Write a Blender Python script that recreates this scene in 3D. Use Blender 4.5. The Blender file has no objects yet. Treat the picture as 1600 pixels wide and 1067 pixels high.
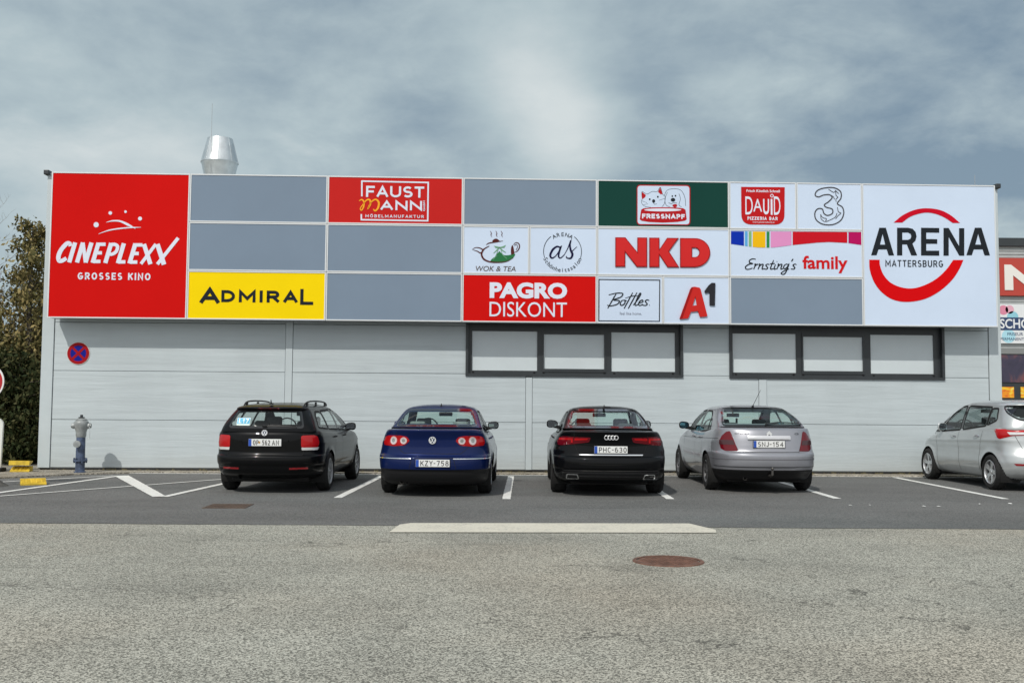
import bpy, bmesh, math, random
import numpy as np
from mathutils import Vector, Matrix, Euler
from mathutils.geometry import delaunay_2d_cdt

C = bpy.context.scene
COL = C.collection
R = math.radians
random.seed(7)

# ---------------------------------------------------------------- camera
CAM_H, FPX, PITCH, ROLL = 1.43, 1600.0, 0.0622, 0.00717
cam = bpy.data.cameras.new('camera')
cam.sensor_width = 36.0
cam.lens = 36.0 * FPX / 1600.0
cam.clip_start = 0.1
cam.clip_end = 3000
camo = bpy.data.objects.new('camera', cam)
camo.matrix_world = Matrix.Translation((0, 0, CAM_H)) @ Matrix.Rotation(math.pi / 2 + PITCH, 4, 'X') @ Matrix.Rotation(ROLL, 4, 'Z')
COL.objects.link(camo)
C.camera = camo

# ---------------------------------------------------------------- sun, sky, exposure
SUN_DIR = Vector((0.42, 0.90, -1.0)).normalized()          # the way the light travels
sun = bpy.data.lights.new('sun', 'SUN')
sun.energy = 2.75
sun.angle = R(0.6)
sun.color = (1.0, 0.955, 0.88)
suno = bpy.data.objects.new('sun', sun)
suno.rotation_euler = SUN_DIR.to_track_quat('-Z', 'Y').to_euler()
suno.location = (-20, -40, 45)
COL.objects.link(suno)

C.view_settings.view_transform = 'Standard'
C.view_settings.look = 'None'
C.view_settings.gamma = 1
C.view_settings.exposure = 0.0
C.cycles.max_bounces = 10
C.cycles.transparent_max_bounces = 16


class N:
    """small node-tree helper"""
    def __init__(s, tree):
        s.t = tree
        s.L = tree.links

    def n(s, kind, **kw):
        nd = s.t.nodes.new(kind)
        for k, v in kw.items():
            if k.startswith('i_'):
                key = k[2:]
                key = int(key) if key.isdigit() else key.replace('_', ' ')
                s.put(nd.inputs[key], v)
            else:
                setattr(nd, k, v)
        return nd

    def put(s, sock, v):
        if isinstance(v, bpy.types.NodeSocket):
            s.L.new(v, sock)
        else:
            sock.default_value = v

    def math(s, op, a, b=0.0, c=0.0, clamp=False):
        nd = s.t.nodes.new('ShaderNodeMath')
        nd.operation = op
        nd.use_clamp = clamp
        s.put(nd.inputs[0], a)
        s.put(nd.inputs[1], b)
        s.put(nd.inputs[2], c)
        return nd.outputs[0]

    def vmath(s, op, a, b=(0, 0, 0), out=0):
        nd = s.t.nodes.new('ShaderNodeVectorMath')
        nd.operation = op
        s.put(nd.inputs[0], a)
        s.put(nd.inputs[1], b)
        return nd.outputs[out]

    def smooth(s, x, a, b, lo=0.0, hi=1.0):
        nd = s.t.nodes.new('ShaderNodeMapRange')
        nd.interpolation_type = 'SMOOTHSTEP'
        for i, v in enumerate((x, a, b, lo, hi)):
            s.put(nd.inputs[i], v)
        return nd.outputs[0]

    def mix(s, f, a, b, blend='MIX'):
        nd = s.t.nodes.new('ShaderNodeMix')
        nd.data_type = 'RGBA'
        nd.blend_type = blend
        s.put(nd.inputs[0], f)
        s.put(nd.inputs[6], a)
        s.put(nd.inputs[7], b)
        return nd.outputs[2]

    def noise(s, vec, scale, detail=4.0, rough=0.5, dist=0.0, out=0):
        nd = s.n('ShaderNodeTexNoise', i_Vector=vec, i_Scale=scale, i_Detail=detail, i_Roughness=rough, i_Distortion=dist)
        return nd.outputs[out]

    def ramp(s, f, stops, interp='EASE'):
        nd = s.t.nodes.new('ShaderNodeValToRGB')
        nd.color_ramp.interpolation = interp
        e = nd.color_ramp.elements
        while len(e) < len(stops):
            e.new(0.5)
        for el, (p, c) in zip(e, stops):
            el.position = p
            el.color = (c[0], c[1], c[2], 1) if not isinstance(c, (int, float)) else (c, c, c, 1)
        s.put(nd.inputs[0], f)
        return nd.outputs[0]


def c4(c):
    return (c[0], c[1], c[2], 1.0)


def world():
    w = bpy.data.worlds.new('World')
    C.world = w
    w.use_nodes = True
    t = w.node_tree
    t.nodes.clear()
    g = N(t)
    to_sun = -SUN_DIR
    sky = g.n('ShaderNodeTexSky', sky_type='NISHITA', sun_disc=False)
    sky.sun_elevation = math.asin(to_sun.z)
    sky.sun_rotation = math.atan2(to_sun.x, to_sun.y)
    sky.air_density = 1.0
    sky.dust_density = 2.0
    d = g.n('ShaderNodeTexCoord').outputs['Generated']
    sep = g.n('ShaderNodeSeparateXYZ', i_0=d)
    zc = g.math('MAXIMUM', sep.outputs[2], 0.0)
    # clouds lie on a high flat layer seen in perspective
    inv = g.math('DIVIDE', 1.0, g.math('ADD', zc, 0.34))
    pl = g.vmath('SCALE', d)
    pl.node.inputs[3].default_value = 1.0
    g.L.new(inv, pl.node.inputs[3])
    n1 = g.noise(g.vmath('ADD', pl, (3.1, 0.4, 0.0)), 2.3, 8.0, 0.56, 0.12)
    n2 = g.noise(g.vmath('ADD', pl, (7.7, 2.9, 1.0)), 5.6, 9.0, 0.58, 0.2)
    f = g.math('ADD', g.math('MULTIPLY', n1, 0.54), g.math('MULTIPLY', n2, 0.46))

    def blob(px, py, rad, amt):                 # a bank of brighter or darker cloud in one direction of the sky
        v = Vector(((px - 800) / 1600, 1.0, (633 - py) / 1600)).normalized()
        dd = g.vmath('DISTANCE', d, tuple(v), out=1)
        wob = g.math('ADD', dd, g.math('MULTIPLY', g.math('SUBTRACT', n2, 0.5), rad * 0.9))
        return g.smooth(wob, 0.0, rad, amt, 0.0)
    for b in BLOBS:
        f = g.math('ADD', f, blob(*b))
    # sunward half of the sky (behind the camera) is brighter
    back = g.smooth(sep.outputs[1], 0.35, -0.7, 0.0, 1.0)
    col = g.ramp(f, CLOUD_RAMP, 'LINEAR')
    col = g.mix(back, col, (0.86, 0.90, 0.93, 1))
    bg1 = g.n('ShaderNodeBackground', i_Color=sky.outputs[0], i_Strength=0.09)
    bg2 = g.n('ShaderNodeBackground', i_Color=col, i_Strength=1.0)
    cover = g.smooth(f, 0.30, 0.62, 0.86, 0.97)
    mx = g.n('ShaderNodeMixShader', i_0=cover, i_1=bg1.outputs[0], i_2=bg2.outputs[0])
    g.n('ShaderNodeOutputWorld', i_0=mx.outputs[0])


BLOBS = [(850, 150, 0.10, 0.17), (905, 215, 0.07, 0.12), (790, 60, 0.09, 0.10), (640, 130, 0.10, 0.05), (80, 190, 0.22, 0.10),
         (1450, 130, 0.20, -0.09), (1380, 285, 0.17, -0.13), (150, 330, 0.16, 0.09), (1560, 330, 0.12, -0.06), (930, 60, 0.08, 0.05), (540, 120, 0.07, 0.07), (1010, 260, 0.10, -0.07), (700, 200, 0.10, -0.05), (100, 40, 0.14, -0.05), (620, 20, 0.18, -0.05), (1000, 20, 0.12, -0.03), (1250, 20, 0.14, 0.03), (400, 60, 0.2, -0.02)]
CLOUD_RAMP = [(0.30, (0.225, 0.31, 0.385)), (0.45, (0.345, 0.435, 0.49)), (0.58, (0.455, 0.55, 0.587)), (0.76, (0.66, 0.72, 0.73))]
world()

# ---------------------------------------------------------------- helpers
def link(o, parent=None):
    COL.objects.link(o)
    if parent is not None:
        o.parent = parent
    return o


def thing(name, label, cat, loc=(0, 0, 0), rz=0.0, group=None):
    o = bpy.data.objects.new(name, None)
    o.empty_display_size = 0.2
    o.location = loc
    o.rotation_euler = (0, 0, rz)
    o['label'] = label
    o['category'] = cat
    if group:
        o['group'] = group
    return link(o)


def tag(o, label, cat, group=None):
    o['label'] = label
    o['category'] = cat
    if group:
        o['group'] = group
    return o


def structure(o):
    o['kind'] = 'structure'
    return o


def mesh(name, v, f, m, parent=None, smooth=False, fix=False, angle=None):
    me = bpy.data.meshes.new(name)
    me.from_pydata([tuple(map(float, p)) for p in v], [], [tuple(int(i) for i in q) for q in f])
    if fix:
        b = bmesh.new()
        b.from_mesh(me)
        bmesh.ops.recalc_face_normals(b, faces=b.faces)
        b.to_mesh(me)
        b.free()
    if isinstance(m, (list, tuple)):
        for x in m:
            me.materials.append(x)
    else:
        me.materials.append(m)
    if smooth:
        me.polygons.foreach_set('use_smooth', [True] * len(me.polygons))
        if angle is not None:
            me.set_sharp_from_angle(angle=R(angle))
    me.update()
    return link(bpy.data.objects.new(name, me), parent)


def from_bm(name, b, m, parent=None, smooth=False, angle=None):
    me = bpy.data.meshes.new(name)
    bmesh.ops.recalc_face_normals(b, faces=b.faces)
    b.to_mesh(me)
    b.free()
    if isinstance(m, (list, tuple)):
        for x in m:
            me.materials.append(x)
    else:
        me.materials.append(m)
    if smooth:
        me.polygons.foreach_set('use_smooth', [True] * len(me.polygons))
        if angle is not None:
            me.set_sharp_from_angle(angle=R(angle))
    me.update()
    return link(bpy.data.objects.new(name, me), parent)


class MB:
    """collects vertices and faces for one mesh"""
    def __init__(s):
        s.v, s.f = [], []

    def add(s, v, f):
        k = len(s.v)
        s.v += [tuple(p) for p in v]
        s.f += [tuple(i + k for i in q) for q in f]
        return s

    def box(s, x0, x1, y0, y1, z0, z1):
        return s.add([(x0, y0, z0), (x1, y0, z0), (x1, y1, z0), (x0, y1, z0), (x0, y0, z1), (x1, y0, z1), (x1, y1, z1), (x0, y1, z1)],
                     [(0, 3, 2, 1), (4, 5, 6, 7), (0, 1, 5, 4), (1, 2, 6, 5), (2, 3, 7, 6), (3, 0, 4, 7)])

    def rbox(s, x0, x1, y0, y1, z0, z1, r=0.01, seg=2, mat4=None):
        b = bmesh.new()
        bmesh.ops.create_cube(b, size=1.0)
        for q in b.verts:
            q.co = Vector(((x0 + x1) / 2 + q.co.x * (x1 - x0), (y0 + y1) / 2 + q.co.y * (y1 - y0), (z0 + z1) / 2 + q.co.z * (z1 - z0)))
        bmesh.ops.bevel(b, geom=b.edges[:], offset=r, segments=seg, profile=0.5, affect='EDGES')
        if mat4 is not None:
            bmesh.ops.transform(b, matrix=mat4, verts=b.verts)
        b.verts.index_update()
        s.add([q.co[:] for q in b.verts], [[q.index for q in f.verts] for f in b.faces])
        b.free()
        return s

    def tube(s, pts, rad, n=8, caps=True):
        pts = [Vector(p) for p in pts]
        rads = rad if isinstance(rad, (list, tuple)) else [rad] * len(pts)
        rings = []
        up = None
        for i, p in enumerate(pts):
            d = (pts[min(i + 1, len(pts) - 1)] - pts[max(i - 1, 0)]).normalized()
            if up is None:
                up = d.orthogonal().normalized()
            a = (up - d * up.dot(d)).normalized()
            up = a
            bb = d.cross(a)
            rings.append([p + (a * math.cos(2 * math.pi * k / n) + bb * math.sin(2 * math.pi * k / n)) * rads[i] for k in range(n)])
        v = [q for r in rings for q in r]
        f = []
        for i in range(len(pts) - 1):
            for k in range(n):
                k2 = (k + 1) % n
                f.append((i * n + k, i * n + k2, (i + 1) * n + k2, (i + 1) * n + k))
        if caps:
            f.append(tuple(range(n - 1, -1, -1)))
            f.append(tuple((len(pts) - 1) * n + k for k in range(n)))
        return s.add([q[:] for q in v], f)

    def lathe(s, prof, n=32, axis='Z', c=(0, 0, 0), closed=False):
        """prof: (radius, height) pairs"""
        v, f = [], []
        for r, h in prof:
            for k in range(n):
                a = 2 * math.pi * k / n
                p = {'Z': (r * math.cos(a), r * math.sin(a), h), 'X': (h, r * math.cos(a), r * math.sin(a)), 'Y': (r * math.cos(a), h, r * math.sin(a))}[axis]
                v.append((p[0] + c[0], p[1] + c[1], p[2] + c[2]))
        m = len(prof)
        for i in range(m if closed else m - 1):
            j = (i + 1) % m
            for k in range(n):
                k2 = (k + 1) % n
                f.append((i * n + k, i * n + k2, j * n + k2, j * n + k))
        return s.add(v, f)

    def build(s, name, m, parent=None, smooth=False, angle=35):
        return mesh(name, s.v, s.f, m, parent, smooth, True, angle if smooth else None)


def catmull(pts, per=8, closed=False):
    P = [np.array(p, float) for p in pts]
    n = len(P)
    out = []
    for i in range(n if closed else n - 1):
        p0 = P[(i - 1) % n] if (closed or i > 0) else 2 * P[0] - P[1]
        p1 = P[i]
        p2 = P[(i + 1) % n]
        p3 = P[(i + 2) % n] if (closed or i + 2 < n) else 2 * P[-1] - P[-2]
        for k in range(per):
            t = k / per
            out.append(0.5 * ((2 * p1) + (-p0 + p2) * t + (2 * p0 - 5 * p1 + 4 * p2 - p3) * t * t + (-p0 + 3 * p1 - 3 * p2 + p3) * t ** 3))
    if not closed:
        out.append(P[-1])
    return out


def fillet(poly, r, seg=5):
    """polygon with its corners rounded; r is one radius or one per corner"""
    n = len(poly)
    out = []
    for i in range(n):
        p = np.array(poly[i], float)
        a = np.array(poly[i - 1], float) - p
        b = np.array(poly[(i + 1) % n], float) - p
        la, lb = np.linalg.norm(a), np.linalg.norm(b)
        rr = min(r[i] if isinstance(r, (list, tuple)) else r, la * 0.45, lb * 0.45)
        if rr < 1e-6:
            out.append(tuple(p))
            continue
        s, e = p + a / la * rr, p + b / lb * rr
        for k in range(seg + 1):
            t = k / seg
            out.append(tuple((1 - t) ** 2 * s + 2 * t * (1 - t) * p + t * t * e))
    return out


def text_geo(s, bold=0.0, shear=0.0, space=1.0, res=4):
    cu = bpy.data.curves.new('t', 'FONT')
    cu.body = s
    cu.offset = bold
    cu.shear = shear
    cu.space_character = space
    cu.resolution_u = res
    cu.extrude = 0.02
    ob = bpy.data.objects.new('t', cu)
    COL.objects.link(ob)
    dg = bpy.context.evaluated_depsgraph_get()
    me = bpy.data.meshes.new_from_object(ob.evaluated_get(dg))
    v = np.array([p.co[:] for p in me.vertices], float)
    f = [tuple(p.vertices) for p in me.polygons]
    bpy.data.objects.remove(ob)
    bpy.data.curves.remove(cu)
    bpy.data.meshes.remove(me)
    return v, f


def text_in(mb, s, x0, x1, z0, z1, y, t=0.006, fit='both', **kw):
    """writing that fills a rectangle of the x-z plane and faces -y"""
    v, f = text_geo(s, **kw)
    lo, hi = v.min(0), v.max(0)
    sx = (x1 - x0) / (hi[0] - lo[0])
    sz = (z1 - z0) / (hi[1] - lo[1])
    cx = (x0 + x1) / 2
    if fit == 'height':
        sx = sz
    X = cx + (v[:, 0] - (lo[0] + hi[0]) / 2) * sx
    Z = z0 + (v[:, 1] - lo[1]) * sz
    Y = np.where(v[:, 2] > 0, y - t, y)
    return mb.add(np.stack([X, Y, Z], 1), f)


def fill_geo(loops, res=1):
    """triangles of 2-D outlines (holes by even-odd)"""
    cu = bpy.data.curves.new('s', 'CURVE')
    cu.dimensions = '2D'
    cu.fill_mode = 'BOTH'
    cu.extrude = 0.02
    for lp in loops:
        sp = cu.splines.new('POLY')
        sp.points.add(len(lp) - 1)
        for p, q in zip(sp.points, lp):
            p.co = (q[0], q[1], 0, 1)
        sp.use_cyclic_u = True
    ob = bpy.data.objects.new('s', cu)
    COL.objects.link(ob)
    dg = bpy.context.evaluated_depsgraph_get()
    me = bpy.data.meshes.new_from_object(ob.evaluated_get(dg))
    v = np.array([p.co[:] for p in me.vertices], float)
    f = [tuple(p.vertices) for p in me.polygons]
    bpy.data.objects.remove(ob)
    bpy.data.curves.remove(cu)
    bpy.data.meshes.remove(me)
    return v, f


def fill_in(mb, loops, y, t=0.004):
    v, f = fill_geo(loops)
    Y = np.where(v[:, 2] > 0, y - t, y)
    return mb.add(np.stack([v[:, 0], Y, v[:, 1]], 1), f)


def ribbon(pts, w, closed=False):
    """outline polygon of a pen stroke along pts, w = width or list of widths"""
    P = [np.array(p, float) for p in pts]
    n = len(P)
    W = w if isinstance(w, (list, tuple)) else [w] * n
    if len(W) != n:
        W = list(np.interp(np.linspace(0, 1, n), np.linspace(0, 1, len(W)), W))
    L, Rr = [], []
    for i in range(n):
        a = P[i - 1] if (i > 0 or closed) else P[i]
        b = P[(i + 1) % n] if (i < n - 1 or closed) else P[i]
        d1, d2 = P[i] - a, b - P[i]
        l1, l2 = np.linalg.norm(d1), np.linalg.norm(d2)
        d1 = d1 / l1 if l1 > 1e-9 else d2 / max(l2, 1e-9)
        d2 = d2 / l2 if l2 > 1e-9 else d1
        m = d1 + d2
        lm = np.linalg.norm(m)
        m = m / lm if lm > 1e-6 else d1
        k = 1.0 / max(0.45, float(np.dot(m, d1)))
        nn = np.array([-m[1], m[0]]) * W[i] / 2 * k
        L.append(P[i] + nn)
        Rr.append(P[i] - nn)
    return L, Rr


def stroke_in(mb, pts, w, y, t=0.004, closed=False):
    L, Q = ribbon(pts, w, closed)
    n = len(L)
    v = []
    for i in range(n):
        v += [(L[i][0], y, L[i][1]), (Q[i][0], y, Q[i][1]), (L[i][0], y - t, L[i][1]), (Q[i][0], y - t, Q[i][1])]
    f = []
    for i in range(n if closed else n - 1):
        a, b = i * 4, ((i + 1) % n) * 4
        f += [(a + 2, b + 2, b + 3, a + 3), (a, b, b + 2, a + 2), (a + 1, a + 3, b + 3, b + 1)]
    if not closed:
        f += [(0, 2, 3, 1), (4 * n - 4, 4 * n - 3, 4 * n - 1, 4 * n - 2)]
    return mb.add(v, f)


def arc(cx, cy, rx, ry, a0, a1, n=24):
    return [(cx + rx * math.cos(R(a0 + (a1 - a0) * i / n)), cy + ry * math.sin(R(a0 + (a1 - a0) * i / n))) for i in range(n + 1)]


# ---------------------------------------------------------------- materials
def new_mat(name):
    m = bpy.data.materials.new(name)
    m.use_nodes = True
    t = m.node_tree
    t.nodes.clear()
    g = N(t)
    p = g.n('ShaderNodeBsdfPrincipled')
    g.n('ShaderNodeOutputMaterial', i_0=p.outputs[0])
    return m, g, p


def pmat(name, col, rough=0.5, metal=0.0, coat=0.0, spec=0.5, vary=0.0, vscale=3.0, bump=0.0, bscale=40.0, coat_rough=0.03, stretch=(1, 1, 1), rvary=0.0):
    m, g, p = new_mat(name)
    p.inputs['Roughness'].default_value = rough
    p.inputs['Metallic'].default_value = metal
    p.inputs['Coat Weight'].default_value = coat
    p.inputs['Coat Roughness'].default_value = coat_rough
    p.inputs['Specular IOR Level'].default_value = spec
    tc = g.n('ShaderNodeTexCoord').outputs['Object']
    tc = g.vmath('MULTIPLY', tc, stretch)
    if vary > 0:
        n = g.noise(tc, vscale, 6, 0.6)
        k = g.smooth(n, 0.28, 0.72, 1 - vary, 1 + vary)
        v = g.vmath('SCALE', c4(col)[:3])
        g.L.new(k, v.node.inputs[3])
        g.put(p.inputs['Base Color'], v)
        if rvary:
            g.put(p.inputs['Roughness'], g.smooth(n, 0.25, 0.75, rough - rvary, rough + rvary))
    else:
        p.inputs['Base Color'].default_value = c4(col)
    if bump > 0:
        b = g.n('ShaderNodeBump', i_Strength=1.0, i_Distance=bump, i_Height=g.noise(tc, bscale, 3, 0.5))
        g.put(p.inputs['Normal'], b.outputs[0])
    return m


def glass_mat(name, tint, refl=1.0, rough=0.01):
    m = bpy.data.materials.new(name)
    m.use_nodes = True
    t = m.node_tree
    t.nodes.clear()
    g = N(t)
    tr = g.n('ShaderNodeBsdfTransparent', i_Color=c4(tint))
    gl = g.n('ShaderNodeBsdfGlossy', i_Color=(1, 1, 1, 1), i_Roughness=rough)
    ge = g.n('ShaderNodeNewGeometry')
    cs = g.math('ABSOLUTE', g.vmath('DOT_PRODUCT', ge.outputs['Incoming'], ge.outputs['Normal'], out=1))
    k = g.math('MULTIPLY', g.math('ADD', 0.045, g.math('MULTIPLY', 0.955, g.math('POWER', g.math('SUBTRACT', 1.0, cs, clamp=True), 5.0))), refl, clamp=True)
    mx = g.n('ShaderNodeMixShader', i_0=k, i_1=tr.outputs[0], i_2=gl.outputs[0])
    g.n('ShaderNodeOutputMaterial', i_0=mx.outputs[0])
    return m


def ground_mat(name, dark, light, grain, patch_amt=0.18, patch_scale=0.5, tint=None, bump=0.004, stretch=(1, 1, 1), streak=0.0, contrast=(0.35, 0.65), crack=False):
    m, g, p = new_mat(name)
    pos = g.n('ShaderNodeNewGeometry').outputs['Position']
    vo = g.n('ShaderNodeTexVoronoi', i_Vector=pos, i_Scale=grain)
    cell = g.n('ShaderNodeSeparateColor', i_0=vo.outputs['Color']).outputs[0]
    n1 = g.noise(pos, grain * 0.55, 5, 0.7)
    f = g.math('ADD', g.math('MULTIPLY', cell, 0.5), g.math('MULTIPLY', n1, 0.5))
    f = g.smooth(f, contrast[0], contrast[1])
    col = g.mix(f, c4(dark), c4(light))
    sp = g.vmath('MULTIPLY', pos, stretch)
    n2 = g.noise(sp, patch_scale, 6, 0.62, 0.6)
    k = g.smooth(n2, 0.3, 0.7, 1 - patch_amt, 1 + patch_amt)
    v = g.vmath('SCALE', col)
    g.L.new(k, v.node.inputs[3])
    col = v
    if tint:
        n3 = g.noise(sp, patch_scale * 0.37, 4, 0.5)
        col = g.mix(g.smooth(n3, 0.42, 0.68, 0, 0.6), col, g.mix(1.0, col, c4(tint), 'MULTIPLY'))
    if streak > 0:
        n4 = g.noise(g.vmath('MULTIPLY', pos, (0.35, 3.0, 1)), 1.0, 5, 0.6, 0.8)
        s = g.smooth(n4, 0.60, 0.72, 1.0, 1.0 - streak)
        v = g.vmath('SCALE', col)
        g.L.new(s, v.node.inputs[3])
        col = v
    if crack:
        wp = g.vmath('ADD', g.vmath('MULTIPLY', pos, (0.55, 1.0, 1)), g.n('ShaderNodeTexNoise', i_Vector=pos, i_Scale=2.2, i_Detail=5).outputs['Color'])
        ed = g.n('ShaderNodeTexVoronoi', feature='DISTANCE_TO_EDGE', i_Vector=wp, i_Scale=0.42).outputs[0]
        ln = g.math('MULTIPLY', g.smooth(ed, 0.002, 0.009, 0.48, 0.0), g.smooth(g.noise(pos, 0.9, 4, 0.6), 0.47, 0.6))
        old = g.smooth(g.noise(g.vmath('MULTIPLY', pos, (0.3, 1.2, 1)), 0.7, 6, 0.65), 0.5, 0.75, 0.0, 0.17)
        v = g.vmath('SCALE', col)
        g.L.new(g.math('SUBTRACT', 1.0, g.math('ADD', ln, old, clamp=True)), v.node.inputs[3])
        col = v
    g.put(p.inputs['Base Color'], col)
    p.inputs['Roughness'].default_value = 0.88
    p.inputs['Specular IOR Level'].default_value = 0.3
    b = g.n('ShaderNodeBump', i_Strength=0.6, i_Distance=bump, i_Height=vo.outputs['Distance'])
    g.put(p.inputs['Normal'], b.outputs[0])
    return m


def paint_mat(name, wear=0.35, col=(0.72, 0.72, 0.69)):
    m, g, p = new_mat(name)
    pos = g.n('ShaderNodeNewGeometry').outputs['Position']
    n = g.noise(pos, 28, 6, 0.72)
    n2 = g.noise(pos, 2.2, 4, 0.6)
    w = g.smooth(g.math('ADD', n, g.math('MULTIPLY', n2, 0.35)), 0.66, 0.86, 0, wear)
    g.put(p.inputs['Base Color'], g.mix(w, c4(col), (0.2, 0.2, 0.19, 1)))
    p.inputs['Roughness'].default_value = 0.75
    return m


def wall_mat(name, col):
    m, g, p = new_mat(name)
    tc = g.n('ShaderNodeTexCoord').outputs['Object']
    s = g.noise(g.vmath('MULTIPLY', tc, (0.35, 1, 5.0)), 1.6, 5, 0.55, 0.4)
    d = g.noise(g.vmath('MULTIPLY', tc, (1.0, 1, 0.7)), 0.8, 5, 0.6)
    sep = g.n('ShaderNodeSeparateXYZ', i_0=tc)
    spl = g.math('ADD', sep.outputs[2], g.math('MULTIPLY', g.noise(tc, 2.5, 5, 0.7), 0.5))
    dirt = g.smooth(spl, 0.25, 0.80, 0.20, 0.0)          # splash dirt along the foot of the wall
    k = g.math('MULTIPLY', g.smooth(s, 0.25, 0.75, 0.96, 1.035), g.smooth(d, 0.3, 0.7, 0.96, 1.03))  # streak noise also paints the light bands of wavy panels into the colour
    v = g.vmath('SCALE', col)
    g.L.new(k, v.node.inputs[3])
    g.put(p.inputs['Base Color'], g.mix(dirt, v, (0.30, 0.28, 0.24, 1)))
    p.inputs['Roughness'].default_value = 0.42
    p.inputs['Metallic'].default_value = 0.0
    b = g.n('ShaderNodeBump', i_Strength=0.5, i_Distance=0.02, i_Height=s)
    g.put(p.inputs['Normal'], b.outputs[0])
    return m


M = {}
M['ground'] = ground_mat('worn_pale_asphalt', (0.125, 0.124, 0.106), (0.470, 0.460, 0.400), 105, 0.12, 0.5, (1.06, 0.94, 0.86), 0.006, streak=0.14, contrast=(.35, .66), crack=True)
M['asphalt'] = ground_mat('dark_asphalt', (0.088, 0.088, 0.085), (0.170, 0.169, 0.164), 85, 0.13, 0.5, (0.9, 0.98, 1.0), 0.003, stretch=(0.5, 1.2, 1), streak=0.22)
M['kerbstone'] = ground_mat('dusty_concrete', (0.17, 0.15, 0.125), (0.40, 0.37, 0.31), 40, 0.25, 1.2, (0.8, 0.75, 0.65), 0.004)
M['whiteline'] = paint_mat('road_paint', 0.45)
M['bandpaint'] = paint_mat('old_cream_paint', 0.55, (0.60, 0.57, 0.48))
M['wall'] = wall_mat('sandwich_panel', (0.46, 0.515, 0.538))
M['trim'] = pmat('pale_metal_trim', (0.475, 0.53, 0.552), 0.4, 0.0, vary=0.03)
M['dark'] = pmat('dark_gap', (0.06, 0.065, 0.07), 0.9)
M['anthracite'] = pmat('anthracite_frame', (0.026, 0.031, 0.035), 0.38, vary=0.1)
M['blind'] = pmat('frosted_pane', (0.54, 0.60, 0.625), 0.15, 0.0, coat=0.6, vary=0.04, vscale=1.0)
M['black'] = pmat('black_plastic', (0.012, 0.012, 0.013), 0.5, spec=.25)
M['rubber'] = pmat('rubber', (0.016, 0.016, 0.016), 0.75, spec=.25, vary=0.25, vscale=14)
M['alu'] = pmat('aluminium_edge', (0.66, 0.68, 0.69), 0.35, 0.2)
M['steel'] = pmat('galvanised_steel', (0.62, 0.65, 0.66), 0.33, 0.85, vary=0.12, vscale=5)
M['chrome'] = pmat('chrome', (0.82, 0.83, 0.84), 0.12, 1.0)
M['box'] = pmat('sign_carcass', (0.30, 0.31, 0.32), 0.5)

# ---- plain sans capitals and figures drawn as pen strokes in a unit box
def _arc(cx, cy, rx, ry, a0, a1, n=12):
    return [(cx + rx * math.cos(R(a0 + (a1 - a0) * i / n)), cy + ry * math.sin(R(a0 + (a1 - a0) * i / n))) for i in range(n + 1)]


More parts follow.
